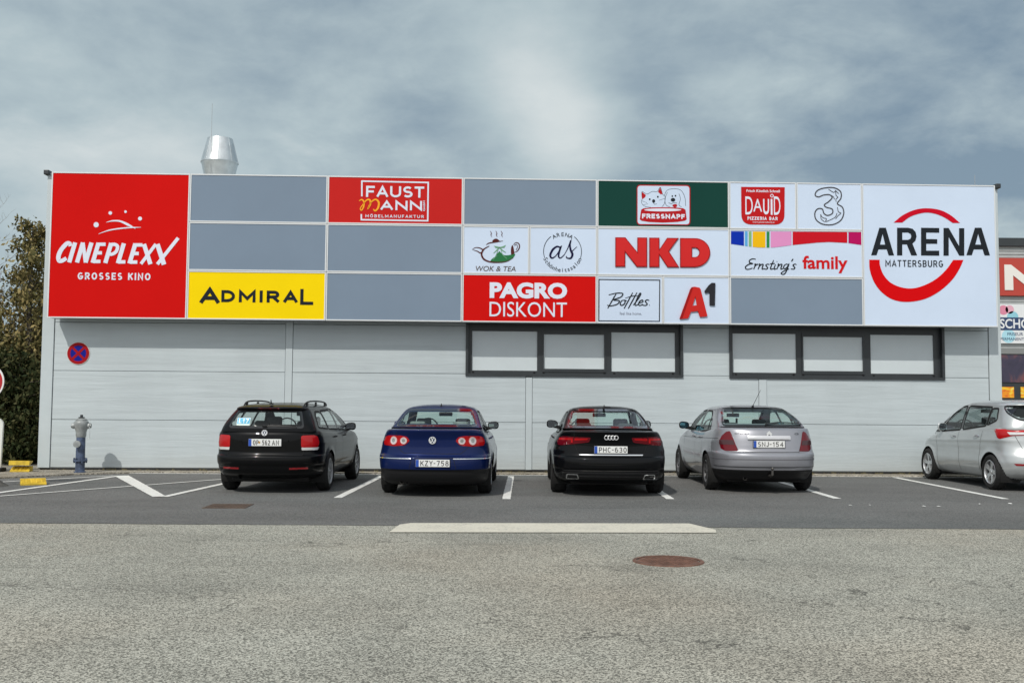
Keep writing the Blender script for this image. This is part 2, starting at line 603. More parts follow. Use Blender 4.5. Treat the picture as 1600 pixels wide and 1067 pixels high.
SANS = {
    'A': (.72, [[(0, 0), (.5, 1), (1, 0)], [(.2, .3), (.8, .3)]]),
    'B': (.62, [[(0, 0), (0, 1), (.55, 1)] + _arc(.6, .76, .36, .24, 90, -90, 8) + [(0, .52)], [(0, 0), (.55, 0)] + _arc(.6, .26, .4, .26, -90, 90, 8)]),
    'C': (.66, [_arc(.55, .5, .55, .5, 50, 310, 18)]),
    'D': (.68, [[(0, 0), (0, 1), (.4, 1)] + _arc(.4, .5, .6, .5, 90, -90, 14) + [(0, 0)]]),
    'E': (.56, [[(1, 1), (0, 1), (0, 0), (1, 0)], [(0, .52), (.85, .52)]]),
    'F': (.54, [[(1, 1), (0, 1), (0, 0)], [(0, .5), (.85, .5)]]),
    'G': (.72, [_arc(.52, .5, .52, .5, 48, 345, 18) + [(1.0, .45), (.6, .45)]]),
    'H': (.68, [[(0, 0), (0, 1)], [(1, 0), (1, 1)], [(0, .5), (1, .5)]]),
    'I': (.16, [[(.5, 0), (.5, 1)]]),
    'J': (.48, [[(1, 1), (1, .3)] + _arc(.5, .3, .5, .3, 0, -160, 10)]),
    'K': (.66, [[(0, 0), (0, 1)], [(1, 1), (.08, .45)], [(.35, .6), (1, 0)]]),
    'L': (.52, [[(0, 1), (0, 0), (1, 0)]]),
    'M': (.84, [[(0, 0), (0, 1), (.5, .25), (1, 1), (1, 0)]]),
    'N': (.70, [[(0, 0), (0, 1), (1, 0), (1, 1)]]),
    'O': (.74, [_arc(.5, .5, .5, .5, 0, 360, 28)]),
    'P': (.60, [[(0, 0), (0, 1), (.55, 1)] + _arc(.58, .72, .42, .28, 90, -90, 10) + [(0, .44)]]),
    'R': (.64, [[(0, 0), (0, 1), (.55, 1)] + _arc(.58, .73, .40, .27, 90, -90, 10) + [(0, .46)], [(.5, .46), (1, 0)]]),
    'S': (.60, [_arc(.5, .75, .46, .25, 35, 270, 14) + _arc(.5, .25, .5, .25, 90, -145, 14)]),
    'T': (.60, [[(0, 1), (1, 1)], [(.5, .98), (.5, 0)]]),
    'U': (.68, [[(0, 1), (0, .35)] + _arc(.5, .35, .5, .35, 180, 360, 14) + [(1, 1)]]),
    'V': (.70, [[(0, 1), (.5, 0), (1, 1)]]),
    'Y': (.66, [[(0, 1), (.5, .45), (1, 1)], [(.5, .5), (.5, 0)]]),
    'X': (.66, [[(0, 1), (1, 0)], [(0, 0), (1, 1)]]),
    'Z': (.62, [[(0, 1), (1, 1), (0, 0), (1, 0)]]),
    '-': (.34, [[(0, .5), (1, .5)]]),
    ' ': (.30, []),
    '0': (.60, [_arc(.5, .5, .5, .5, 0, 360, 24)]),
    '1': (.34, [[(0, .72), (.8, 1), (.8, 0)]]),
    '2': (.58, [_arc(.5, .70, .48, .30, 160, -20, 10) + [(0, 0), (1, 0)]]),
    '3': (.58, [_arc(.45, .75, .48, .25, 145, -80, 12) + _arc(.45, .27, .52, .27, 80, -145, 12)]),
    '4': (.62, [[(.75, 0), (.75, 1), (0, .28), (1, .28)]]),
    '5': (.58, [[(.92, 1), (.08, 1), (.08, .55)] + _arc(.45, .31, .52, .31, 120, -145, 14)]),
    '6': (.60, [_arc(.55, .60, .55, .40, 60, 180, 8) + _arc(.5, .30, .5, .30, 180, -180, 22)]),
    '7': (.58, [[(0, 1), (1, 1), (.35, 0)]]),
    '8': (.60, [_arc(.5, .76, .42, .24, -90, 270, 20), _arc(.5, .26, .5, .26, 90, 450, 20)]),
    'Ö': (.74, [_arc(.5, .5, .5, .5, 0, 360, 28), [(.27, 1.22), (.33, 1.22)], [(.67, 1.22), (.73, 1.22)]]),
}


def sans_in(mb, s, x0, x1, z0, z1, y, weight=.18, gap=.22, t=.003, tracking=1.0):
    """fill a rectangle with stroke capitals; weight relative to cap height"""
    h = z1 - z0
    w = weight * h
    adv = [SANS[c][0] for c in s]
    nat = sum(adv) * h + (len(s) - 1) * gap * h * tracking
    k = (x1 - x0 - (0)) / nat
    x = x0
    n = 0
    for c, a in zip(s, adv):
        bw = a * h * k
        for st in SANS[c][1]:
            closed = len(st) > 3 and abs(st[0][0] - st[-1][0]) + abs(st[0][1] - st[-1][1]) < 1e-6
            iw = max(bw - w, 0)
            pts = [(x + (w / 2 if c != 'I' else bw / 2 - 0) + (p[0] * iw if c != 'I' else 0), z0 + w / 2 + p[1] * (h - w)) for p in st]
            # straight ends run to the box edge
            if not closed:
                for e, q in ((0, 1), (-1, -2)):
                    d = np.array(pts[e]) - np.array(pts[q])
                    if abs(d[0]) < 1e-6 or abs(d[1]) < 1e-6 or c in 'AVXKYMNZ47R':
                        pts[e] = tuple(np.array(pts[e]) + d / np.linalg.norm(d) * w / 2 * (1.0 if c not in 'AVXKYR4' or abs(d[0]) < 1e-6 or abs(d[1]) < 1e-6 else .75))
            else:
                pts = pts[:-1]
            stroke_in(mb, pts, w, y - n * .00002, t, closed)
            n += 1
        x += bw + gap * h * tracking * k
    return mb

# ---------------------------------------------------------------- building frame: u along the facade, v into it, z up
YAW, D0, WALL = 0.0332, 21.1415, 0.50
SITE = (0.0, D0, 0.0)
UX, UY = math.cos(YAW), math.sin(YAW)


def at_u(u, v, z=0.0):
    return (u * UX - v * UY, D0 + u * UY + v * UX, z)


def sheet(name, poly, z, m, parent=None):
    b = bmesh.new()
    f = b.faces.new([b.verts.new((p[0], p[1], z)) for p in poly])
    if f.normal.z < 0:
        f.normal_flip()
    bmesh.ops.triangulate(b, faces=[f])
    me = bpy.data.meshes.new(name)
    b.to_mesh(me)
    b.free()
    me.materials.append(m)
    o = link(bpy.data.objects.new(name, me), parent)
    for p in me.polygons:
        if p.normal.z < 0:
            p.flip()
    return o


def build_ground():
    structure(sheet('ground', [(-700, -500), (700, -500), (700, 1200), (-700, 1200)], 0.0, M['ground']))
    # newer dark asphalt of the parking bays, its near edge slightly ragged
    rnd = random.Random(3)
    near = []
    x = -40.0
    while x <= 40:
        near.append((x, 12.24 + 0.008 * x + rnd.uniform(-0.018, 0.018)))
        x += 0.22
    far = [at_u(42, 0.02)[:2], at_u(-7.5, 0.02)[:2], (-8.6, 20.2), (-9.6, 19.0), (-14, 18.3), (-40, 18.3)]
    structure(sheet('parking_asphalt', near + far, 0.004, M['asphalt']))
    # dusty concrete strip along the wall, widening to the pavement at the left
    strip = [at_u(-7.5, 0.02)[:2], at_u(42, 0.02)[:2], at_u(42, 1.2)[:2], at_u(-9.9, 1.2)[:2], (-12, 23), (-40, 25), (-40, 18.3), (-14, 18.3), (-9.6, 19.0), (-8.6, 20.2)]
    b = bmesh.new()
    vs = [b.verts.new((p[0], p[1], 0.0)) for p in strip]
    f = b.faces.new(vs)
    r = bmesh.ops.extrude_face_region(b, geom=[f])
    bmesh.ops.translate(b, verts=[e for e in r['geom'] if isinstance(e, bmesh.types.BMVert)], vec=(0, 0, 0.03))
    bmesh.ops.triangulate(b, faces=b.faces[:])
    structure(from_bm('pavement', b, M['kerbstone']))

    def line(name, a, c, w, label, z=0.009, m='whiteline', w2=None, group=None, trim=None):
        a, c = Vector(a), Vector(c)
        d = (c - a).normalized()
        nrm = Vector((-d.y, d.x))
        w2 = w2 or w
        nseg = max(2, int((c - a).length / 0.12))
        rn = random.Random(hash(name + label) % 1000 if False else int(a.x * 97 + c.y * 31) & 1023)
        Lp, Rp = [], []
        for i in range(nseg + 1):
            t = i / nseg
            p = a.lerp(c, t)
            ww = (w + (w2 - w) * t) / 2
            Lp.append(p + nrm * (ww + rn.uniform(-.004, .004)))
            Rp.append(p - nrm * (ww + rn.uniform(-.004, .004)))
        o = sheet(name, [q[:] for q in Lp] + [q[:] for q in reversed(Rp)], z, M[m])
        return tag(o, label, 'road marking', group)
    g = 'white lines between the parking bays'
    line('bay_line', (-2.64, 15.72), (-2.58, 20.55), 0.125, 'white bay line between the black estate car and the blue saloon', group=g)
    line('bay_line', (-0.07, 15.7), (0.0, 20.75), 0.125, 'white bay line between the blue saloon and the black saloon with oval exhausts', group=g)
    line('bay_line', (2.46, 15.9), (2.56, 20.8), 0.125, 'white bay line between the black saloon and the lilac silver liftback', group=g)
    line('bay_line', (5.13, 16.2), (5.15, 20.85), 0.125, 'white bay line running under the lilac silver liftback', group=g)
    line('bay_line', (7.84, 16.34), (7.9, 21.2), 0.125, 'white bay line beside the silver hatchback at the right', group=g)
    line('kerb_line', at_u(-7.7, -0.10)[:2], at_u(11, -0.02)[:2], 0.11, 'long white line running along the foot of the wall', z=0.0095)
    line('hatch_line', (-9.6, 17.6), (-7.75, 20.1), 0.09, 'thin white line passing beside the loose yellow ramp')
    line('hatch_line', (-8.1, 15.4), (-7.62, 20.0), 0.12, 'white line meeting the tip of the zigzag from the left', z=0.0105)
    line('hatch_line', (-7.75, 15.5), (-5.0, 20.0), 0.085, 'thin white line crossing the zigzag towards the black estate car', z=0.012)
    line('hatch_line', (-7.58, 20.05), (-5.33, 15.65), 0.26, 'broad white stroke of the zigzag left of the black estate car', z=0.0135, w2=0.20)
    line('hatch_line', (-5.26, 15.65), (-5.08, 18.6), 0.12, 'short white line from the zigzag corner to the rear of the estate car', z=0.0118)
    o = sheet('stop_band', [(-1.36, 11.55), (2.33, 11.72), (2.38, 12.0), (2.18, 12.62), (-1.2, 12.46), (-1.32, 12.3)], 0.0085, M['bandpaint'])
    tag(o, 'wide worn cream band painted where the two asphalts meet', 'road marking')

    # covers
    rust = pmat('rusty_iron', (0.15, 0.078, 0.055), 0.8, 0.2, vary=0.35, vscale=9, bump=0.004, bscale=60)
    t = thing('manhole_cover', 'round rusty manhole cover set in the pale asphalt', 'manhole cover', (1.46, 9.58, 0))
    mb = MB()
    mb.lathe([(0.0, 0.008), (0.275, 0.008), (0.285, 0.002)], 48)
    for i in range(-6, 7):
        for j in range(-6, 7):
            x, y = i * 0.042 + (j % 2) * 0.021, j * 0.04
            if x * x + y * y < 0.255 ** 2:
                mb.box(x - 0.013, x + 0.013, y - 0.007, y + 0.007, 0.0075, 0.0125)
    mb.build('lid', rust, t)
    MB().lathe([(0.292, 0.002), (0.292, 0.011), (0.325, 0.011), (0.33, 0.0)], 48).build('frame', rust, t)
    dull = pmat('dull_iron', (0.095, 0.066, 0.05), 0.85, 0.1, vary=0.35, vscale=9, bump=0.003, bscale=60)
    t = thing('drain_cover', 'square rusty cover in the dark asphalt behind the estate car', 'manhole cover', (-3.92, 14.33, 0.004), 0.03)
    mb = MB().box(-0.25, 0.25, -0.25, 0.25, 0.0, 0.006)
    for i in range(-5, 6):
        for j in range(-5, 6):
            mb.box(i * 0.043 - 0.012, i * 0.043 + 0.012, j * 0.043 - 0.007, j * 0.043 + 0.007, 0.0055, 0.0095)
    mb.build('lid', dull, t)
    fr = MB()
    for a in ((-.29, .29, -.29, -.258), (-.29, .29, .258, .29), (-.29, -.258, -.257, .257), (.258, .29, -.257, .257)):
        fr.box(*a, 0.0, 0.007)
    fr.build('frame', dull, t)
    scrap = pmat('pale_paper', (0.7, 0.7, 0.68), 0.8)
    for i, (x, y, s, lab) in enumerate([(4.95, 15.05, .03, 'white paper scrap on the dark asphalt, leftmost of the litter'), (5.25, 15.1, .022, 'tiny white scrap just right of the leftmost litter'),
                                        (6.0, 15.0, .035, 'pale torn paper scrap at the middle of the litter'), (6.2, 14.95, .045, 'largest white paper scrap on the dark asphalt'),
                                        (7.0, 15.4, .022, 'small white scrap near the end of the right bay line'), (7.5, 15.5, .035, 'pale scrap beside the end of the right bay line')]):
        rn = random.Random(i)
        pts = [(x + s * math.cos(a) * rn.uniform(.5, 1), y + 1.6 * s * math.sin(a) * rn.uniform(.5, 1), rn.uniform(.008, .02)) for a in np.linspace(0, 2 * math.pi, 8)[:-1]]
        tag(mesh('paper_scrap', [(x, y, .022)] + pts, [(0, k + 1, (k + 1) % 7 + 1) for k in range(7)], scrap), lab, 'litter', 'paper scraps on the dark asphalt')


def build_building():
    bd = thing('shop_building', 'long grey panel-clad building carrying the tenant signboard', 'building', SITE, YAW)
    x0, x1, top = -9.79, 10.54, 6.19
    xa, xb = -9.545, 10.275                      # between corner trims
    w1 = (-0.961, 3.655, 2.041, 3.22)
    w2 = (4.648, 9.299, 2.031, 3.22)
    seams = [0.08, 1.07, 2.085, 3.10, 4.12, 5.14, top]
    vj = [(-4.74, -4.593), (0.316, 0.451), (5.284, 5.449)]
    # wall panels: boxes between the joints, with real grooves
    mb = MB()
    cols = [(xa + .012, vj[0][0] - .003), (vj[0][1] + .003, vj[1][0] - .003), (vj[1][1] + .003, vj[2][0] - .003), (vj[2][1] + .003, xb - .012)]

    def panel(a, b, z0, z1, left=True, right=True, topj=True):
        k = 0.006
        ka, kb, kt = (k if left else 0), (k if right else 0), (k if topj else 0)
        mb.add([(a, WALL + .012, z0), (b, WALL + .012, z0), (b, WALL + .012, z1), (a, WALL + .012, z1),
                (a + ka, WALL, z0 + k), (b - kb, WALL, z0 + k), (b - kb, WALL, z1 - kt), (a + ka, WALL, z1 - kt)],
               [(4, 5, 6, 7), (0, 1, 5, 4), (1, 2, 6, 5), (2, 3, 7, 6), (3, 0, 4, 7)])
    for a, b in cols:
        for i in range(len(seams) - 1):
            z0, z1 = seams[i] + .003, seams[i + 1] - .003
            segs = [(a, b)]
            for wx0, wx1, wz0, wz1 in (w1, w2):
                if z1 > wz0 + .02 and z0 < wz1 - .02:
                    ns = []
                    for p, q in segs:
                        if q <= wx0 or p >= wx1:
                            ns.append((p, q))
                        else:
                            if p < wx0:
                                ns.append((p, wx0))
                            if q > wx1:
                                ns.append((wx1, q))
                    segs = ns
            cut = [w for w in (w1, w2) if z0 < w[2] < z1 and w[0] < b and w[1] > a]
            for p, q in segs:
                if q - p > .02:
                    panel(p, q, z0, z1, p == a, q == b)
            for w in cut:
                p, q = max(a, w[0]), min(b, w[1])
                if w[2] - z0 > .03:
                    panel(p, q, z0, w[2], p == a, q == b, False)
    mb.build('wall', M['wall'], bd)
    # carcass behind the panels: dark joint backing, left open at the window reveals
    core = MB()
    cy0, cy1 = WALL + .0125, WALL + 0.30
    xs = [x0 + .01, w1[0], w1[1], w2[0], w2[1], x1 - .01]
    for i in range(5):
        if i in (1, 3):
            w = w1 if i == 1 else w2
            core.box(xs[i], xs[i + 1], cy0, cy1, .06, w[2])
            core.box(xs[i], xs[i + 1], cy0, cy1, w[3], top - .01)
        else:
            core.box(xs[i], xs[i + 1], cy0, cy1, .06, top - .01)
    core.build('wall_core', M['dark'], bd)
    MB().box(x0, x1, WALL + .31, WALL + 22, .0, top - .05).build('rear_wall', M['wall'], bd)
    for a, b in ((x0, xa), (xb, x1)):
        MB().rbox(a, b, WALL - .012, WALL + .32, .075, top, .006, 1).build('corner_trim', M['trim'], bd)
    for i, (a, b) in enumerate(vj):
        z1 = 3.4 if i == 0 else 2.025
        m2 = MB().rbox(a + .001, b - .001, WALL - .012, WALL + .01, .08, z1, .004, 1)
        m2.build('joint_cover', M['trim'], bd)
    MB().box(x0 + .03, x1 - .03, WALL + .05, WALL + .35, .0, .078).build('plinth', pmat('grey_plinth', (0.12, 0.115, 0.105), .9, vary=.4, vscale=4), bd)
    mb = MB().box(x0 - .03, x1 + .03, WALL - .03, WALL + .33, top + .002, top + .045)
    mb.build('roof_trim', M['box'], bd)
    for u in (x0, x1 - .02):
        MB().rbox(u - .055, u + .055, WALL - .10, WALL + .3, top + .0, top + .10, .015, 2).build('gutter_end', M['anthracite'], bd)
    # window strips
    for (a, b, z0, z1), panes in ((w1, ((-0.825, 0.556), (0.694, 1.99), (2.139, 3.505))), (w2, ((4.744, 6.115), (6.261, 7.566), (7.73, 9.107)))):
        wn = MB()
        t = .055
        yf, yb = WALL - .035, WALL + .30
        # outer casing
        wn.box(a, b, yf, yb, z0, z0 + t)
        wn.box(a, b, yf, yb, z1 - t, z1)
        wn.box(a, a + t, yf, yb, z0 + t, z1 - t)
        wn.box(b - t, b, yf, yb, z0 + t, z1 - t)
        wo = wn.build('window', M['anthracite'], bd)
        # recessed inner frame with its mullions
        fr = MB()
        y0, y1 = WALL + .075, WALL + .14
        zb, zt = 2.165, 3.0
        fr.box(a + t, b - t, y0, y1, z0 + t, zb)
        fr.box(a + t, b - t, y0, y1, zt, z1 - t)
        edges = [a + t] + [e for p in panes for e in p] + [b - t]
        for i in range(0, len(edges), 2):
            fr.box(edges[i], edges[i + 1], y0, y1, zb, zt)
        fr.build('window_frame', M['anthracite'], wo)
        for i, (p, q) in enumerate(panes):
            if i == 1:                                   # the opening light has a sash of its own
                s = MB()
                k = .045
                ys = y0 - .02
                s.box(p - .03, q + .03, ys, y0 + .03, zb - .02, zb + k)
                s.box(p - .03, q + .03, ys, y0 + .03, zt - k - .01, zt + .02)
                s.box(p - .03, p + .004, ys, y0 + .03, zb + k, zt - k - .01)
                s.box(q - .004, q + .03, ys, y0 + .03, zb + k, zt - k - .01)
                s.build('sash', M['anthracite'], wo)
            MB().box(p, q, y1 - .035, y1 - .03 + .02, zb, zt).build('window_pane', M['blind'], wo)
        for u in (a + .16, panes[0][1] - .06, panes[1][0] + .0, panes[1][1], panes[2][0] + .06, b - .2):
            MB().rbox(u - .02, u + .02, WALL + .055, WALL + .08, 2.115, 2.14, .004, 1).build('drain_cap', M['black'], wo)

    # roof vent and lightning rods stand on the roof
    t = thing('roof_vent', 'shiny metal roof vent cowl above the grey panels', 'roof vent', (-7.26, 25.0, top - .3))
    mb = MB().lathe([(.30, 0), (.30, 1.05), (.345, 1.12)], 40)
    mb.build('pipe', M['steel'], t, True)
    mb = MB().lathe([(.335, .98), (.44, 1.45), (.45, 1.46), (.305, 2.06), (.29, 2.06), (.43, 1.45)], 40)
    mb.lathe([(.452, 1.452), (.456, 1.46), (.452, 1.47)], 40)
    for k in range(8):
        a = k * math.pi / 4 + .2
        mb.tube([(.452 * math.cos(a), .452 * math.sin(a), 1.47), (.308 * math.cos(a), .308 * math.sin(a), 2.05)], .004, 5)
    mb.build('cowl', M['steel'], t, True, 25)
    rod = pmat('dull_rod', (.35, .37, .38), .5, .5)
    for x, y, z1, lab in ((-7.36, 24.6, 8.72, 'tall thin lightning rod in front of the roof vent'), (-10.3, 24.0, 6.75, 'short thin lightning rod above the red sign at the left end'),
                          (0.04, 24.0, 6.75, 'short thin lightning rod above the grey panel in mid roof'), (10.95, 24.0, 6.95, 'short thin lightning rod above the white sign at the right end')):
        o = MB().tube([(x, y, 6.1), (x, y, z1)], .006, 6).tube([(x, y, 6.1), (x, y, 6.25)], .03, 8).build('lightning_rod', rod)
        tag(o, lab, 'lightning rod', 'lightning rods on the roof')

    # no-stopping disc on the wall
    t = thing('no_stopping_sign', 'round blue sign with red cross and red rim on the wall', 'road sign', at_u(-9.03, WALL, 2.446), YAW)
    MB().lathe([(0, -.012), (.235, -.012), (.238, -.008), (.238, -.001)], 48, 'Y').build('disc', pmat('sign_white_edge', (.6, .55, .5), .5), t, True)
    MB().lathe([(.0, -.0135), (.165, -.0135)], 48, 'Y').build('blue_field', pmat('sign_blue', (.008, .014, .22), .4, spec=.1), t)
    red = pmat('sign_red', (.32, .008, .012), .4, spec=.1)
    mb = MB()
    mb.lathe([(.163, -.0155), (.226, -.0155)], 48, 'Y')
    for s in (1, -1):
        stroke_in(mb, [(-.12, -.12 * s), (.12, .12 * s)], .05, -.0135, .002 + .0006 * (s + 1))
    mb.build('red_cross', red, t)

    # hydrant
    hx, hy = -8.63, 20.62
    t = thing('fire_hydrant', 'blue standpipe fire hydrant with grey head in front of the wall', 'fire hydrant', (hx, hy, .03), .15)
    blue = pmat('worn_blue_paint', (.055, .078, .135), .55, vary=.45, vscale=10, bump=.002)
    grey = pmat('cast_grey', (.30, .32, .32), .5, .3, vary=.2, vscale=12, bump=.002)
    mb = MB().lathe([(.115, 0), (.115, .02), (.09, .03), (.09, .22), (.135, .225), (.135, .25), (.09, .255), (.088, .27), (.085, .74)], 24)
    for k in range(6):
        a = k * math.pi / 3
        mb.lathe([(0, .19), (.016, .19), (.016, .29), (0, .29)], 6, 'Z', (.118 * math.cos(a), .118 * math.sin(a), 0))
    mb.build('standpipe', blue, t, True)
    mb = MB().lathe([(.088, .70), (.10, .73), (.10, .80), (.11, .84), (.13, .90), (.14, .96), (.14, 1.0), (.13, 1.02), (.11, 1.03), (.11, 1.06), (.07, 1.08), (0, 1.085)], 28)
    for sx in (-1, 1):
        mb.lathe([(0, .10 * sx), (.055, .10 * sx), (.06, .14 * sx), (.06, .165 * sx), (.045, .17 * sx), (.045, .19 * sx), (0, .19 * sx)], 16, 'X', (0, 0, .93))
    mb.build('head', grey, t, True)
    mb = MB().lathe([(0, .0), (.062, 0), (.062, -.11), (.07, -.115), (.07, -.14), (.03, -.145), (0, -.145)], 18, 'Y', (-.035, -.03, .57))
    mb.build('outlet_cap', grey, t, True)
    mb = MB().rbox(-.055, .055, -.055, .055, 1.083, 1.105, .01, 1).rbox(-.025, .025, -.025, .025, 1.10, 1.15, .006, 1)
    mb.build('spindle', M['anthracite'], t)
    mb = MB().tube(catmull([(.165, -.05, .92), (.18, -.06, .8), (.165, -.06, .68), (.11, -.08, .66)], 6), .006, 5)
    mb.build('chain', M['steel'], t)

    # yellow ramps
    yel = pmat('faded_yellow', (.58, .40, .03), .65, vary=.25, vscale=9, bump=.003)

    def ramp(loc, rz, w, d, h, label, tilt=0.0):
        o = thing('kerb_ramp', label, 'kerb ramp', loc, rz, 'yellow plastic kerb ramps')
        o.rotation_euler = (tilt, 0, rz)
        mb = MB()
        mb.add([(-w / 2, 0, 0), (w / 2, 0, 0), (w / 2, d, 0), (-w / 2, d, 0), (-w / 2, .0, .025), (w / 2, 0, .025), (w / 2, d * .8, h), (-w / 2, d * .8, h), (w / 2, d, h), (-w / 2, d, h)],
               [(0, 3, 2, 1), (0, 1, 5, 4), (4, 5, 6, 7), (7, 6, 8, 9), (2, 3, 9, 8), (1, 2, 8, 6, 5), (3, 0, 4, 7, 9)])
        st = mb
        for i in range(4):
            y = d * (.12 + .17 * i)
            zz = .025 + (h - .025) * y / (d * .8)
            for j in range(5):
                x = -w / 2 + w * (j + .5) / 5
                st.rbox(x - w * .07, x + w * .07, y, y + d * .07, zz - .004, zz + .014, .003, 1)
        mb.build('wedge', yel, o)
        return o
    ramp((-8.20, 17.72, .004), .50, .40, .30, .10, 'single yellow kerb ramp lying on the asphalt near the zigzag')
    ramp((-9.84, 20.62, .03), .22, .36, .32, .10, 'lower yellow kerb ramp of the stack by the trees')
    o = ramp((-9.84, 20.98, .25), .2, .38, .32, .09, 'upper yellow kerb ramp lying upside down on the stack')
    o.rotation_euler = (math.pi - .05, .02, .25)
    o.location = (-9.93, 20.93, .238)

    # portable road sign and white board at the left edge
    t = thing('road_sign', 'red round road sign with white rim on a post at left edge', 'road sign', (-8.86, 17.3, .004), -.05)
    MB().tube([(0, .03, 0), (0, .03, 2.1)], .03, 12).build('post', M['steel'], t, True)
    MB().lathe([(0, -.008), (.30, -.008), (.303, -.004), (.303, .004), (0, .004)], 48, 'Y', (0, 0, 1.76)).build('disc', pmat('reflective_white', (.75, .74, .72), .4), t, True)
    MB().lathe([(0, -.0105), (.275, -.0105)], 48, 'Y', (0, 0, 1.76)).build('red_field', pmat('reflective_red', (.42, .012, .015), .4), t)
    MB().rbox(-.215, .215, -.05, .05, 1.715, 1.805, .004, 1).build('white_bar', bpy.data.materials['reflective_white'], t).scale = (1, .25, 1)
    mb = MB().add([(-.75, -.25, 0), (.32, -.25, 0), (.32, .25, 0), (-.75, .25, 0), (-.62, -.15, .11), (.20, -.15, .11), (.20, .15, .11), (-.62, .15, .11)],
                  [(0, 3, 2, 1), (4, 5, 6, 7), (0, 1, 5, 4), (1, 2, 6, 5), (2, 3, 7, 6), (3, 0, 4, 7)])
    mb.build('foot_block', pmat('recycled_rubber', (.10, .10, .092), .85, vary=.4, vscale=12), t)
    t = thing('marker_board', 'white round-topped marker board standing at left edge', 'board', (-10.53, 20.7, .03), -.02)
    pl = [(-.28, .08), (.28, .08), (.30, .95)] + [(q[0] * .30, .95 + q[1] * .16) for q in arc(0, 0, 1, 1, 10, 170, 12)] + [(-.30, .95)]
    mb = MB()
    fill_in(mb, [pl], .025, .05)
    mb.build('panel', pmat('white_board', (.66, .66, .62), .5, vary=.05), t)
    MB().rbox(-.34, .34, -.12, .12, 0, .078, .02, 2).build('foot', M['rubber'], t)


def build_right_shop():
    Y = 36.0
    bd = thing('neighbour_shop', 'grey corrugated shop building showing behind the right end', 'building', (17.0, Y, 0), 0)
    L = 12.0
    corr = pmat('corrugated_grey', (.40, .42, .42), .45, .2, vary=.05)
    mb = MB()
    n = int((7.15 - 2.45) / .12)
    v, f = [], []
    prof = []
    for i in range(n):
        z = 2.45 + i * .12
        prof += [(0, z), (0, z + .05), (.03, z + .065), (.03, z + .105)]
    prof.append((0, 7.15))
    for y, z in prof:
        v += [(-2, y, z), (L, y, z)]
    for i in range(len(prof) - 1):
        f.append((2 * i, 2 * i + 1, 2 * i + 3, 2 * i + 2))
    mb.add(v, f)
    mb.build('wall', corr, bd)
    MB().box(-2, L, .04, 14, 0, 7.1).build('rear_wall', M['box'], bd)
    MB().rbox(-2.1, L + .1, -.12, .2, 7.16, 7.46, .015, 1).build('roof_trim', M['anthracite'], bd)
    MB().box(-2, L, -.05, .02, 3.36, 3.56).build('lintel', pmat('shop_lintel', (.2, .21, .21), .5), bd)
    # shop front
    MB().box(-2, L, -.02, .03, 0, 3.35).build('shop_front', M['anthracite'], bd)
    fl, g, p = new_mat('flame_poster')
    tc = g.n('ShaderNodeTexCoord').outputs['Object']
    nz = g.noise(g.vmath('MULTIPLY', tc, (1.2, 1, 2.6)), 2.2, 3, .5, 1.4)
    g.put(p.inputs['Base Color'], g.ramp(nz, [(.3, (.55, .05, .01)), (.45, (.75, .25, .01)), (.6, (.8, .5, .02)), (.75, (.75, .62, .2))]))
    p.inputs['Roughness'].default_value = .3
    dk, g, p = new_mat('dark_poster')
    nz = g.noise(g.n('ShaderNodeTexCoord').outputs['Object'], 1.1, 3, .5, 1.0)
    g.put(p.inputs['Base Color'], g.ramp(nz, [(.3, (.012, .01, .02)), (.55, (.035, .03, .06)), (.66, (.12, .05, .06)), (.75, (.4, .04, .03))]))
    p.inputs['Roughness'].default_value = .15
    for k in range(5):
        MB().box(.05 + k * 1.75, 1.62 + k * 1.75, -.06, -.022, 2.36, 3.32).build('upper_pane', dk, bd)
    for k in range(12):
        MB().box(.14 + k * .72, .62 + k * .72, -.055, -.021, 1.82, 2.2).build('poster_pane', fl, bd)
    for k in range(5):
        MB().box(.05 + k * 1.75, 1.62 + k * 1.75, -.05, -.021, .2, 1.7).build('lower_pane', dk, bd)
    # red sign with the start of its lettering
    t = thing('red_shop_sign', 'red shop sign with large white letters on the corrugated wall', 'sign', (17.0, Y - .02, 0))
    MB().rbox(.18, 4.4, -.10, -.0, 5.4, 6.74, .012, 1).build('panel', pmat('salmon_red', (.42, .045, .03), .5), t)
    mb = MB()
    text_in(mb, 'NKD', .34, 3.9, 5.6, 6.5, -.102, .02, bold=.045)
    mb.build('lettering', pmat('sign_cream', (.72, .70, .66), .5), t)
    t = thing('salon_sign', 'white salon sign with navy band and pastel circles', 'sign', (17.0, Y - .02, 0))
    MB().rbox(.14, 3.6, -.06, 0, 3.72, 5.1, .008, 1).build('panel', pmat('salon_white', (.68, .70, .72), .5), t)
    for nm, x, z, r, c in (('pink_circle', .30, 5.0 - .1, .17, (.62, .22, .32)), ('rose_circle', .52, 4.92, .15, (.66, .36, .45)), ('blue_circle', .62, 4.66, .20, (.25, .52, .62)), ('teal_circle', .46, 3.98, .24, (.36, .62, .72))):
        mb = MB()
        fill_in(mb, [arc(x, z, r, r, 0, 345, 24)], -.061 - .001 * len(nm) / 10, .001)
        mb.build(nm, pmat(nm, c, .5), t)
    MB().box(.142, 3.58, -.068, -.0665, 4.19, 4.64).build('navy_band', pmat('salon_navy', (.02, .045, .12), .5), t)
    mb = MB()
    text_in(mb, 'SCHÖN', .10 + .06, 1.50, 4.25, 4.66, -.069, .003, bold=.02)
    mb.build('band_lettering', bpy.data.materials['salon_white'], t)
    mb = MB()
    text_in(mb, 'FRISEUR •', .42, 1.06, 4.0, 4.11, -.065, .003)
    text_in(mb, 'PERMANENT', .17, 1.0, 3.83, 3.93, -.065, .003)
    mb.build('small_lettering', bpy.data.materials['salon_navy'], t)



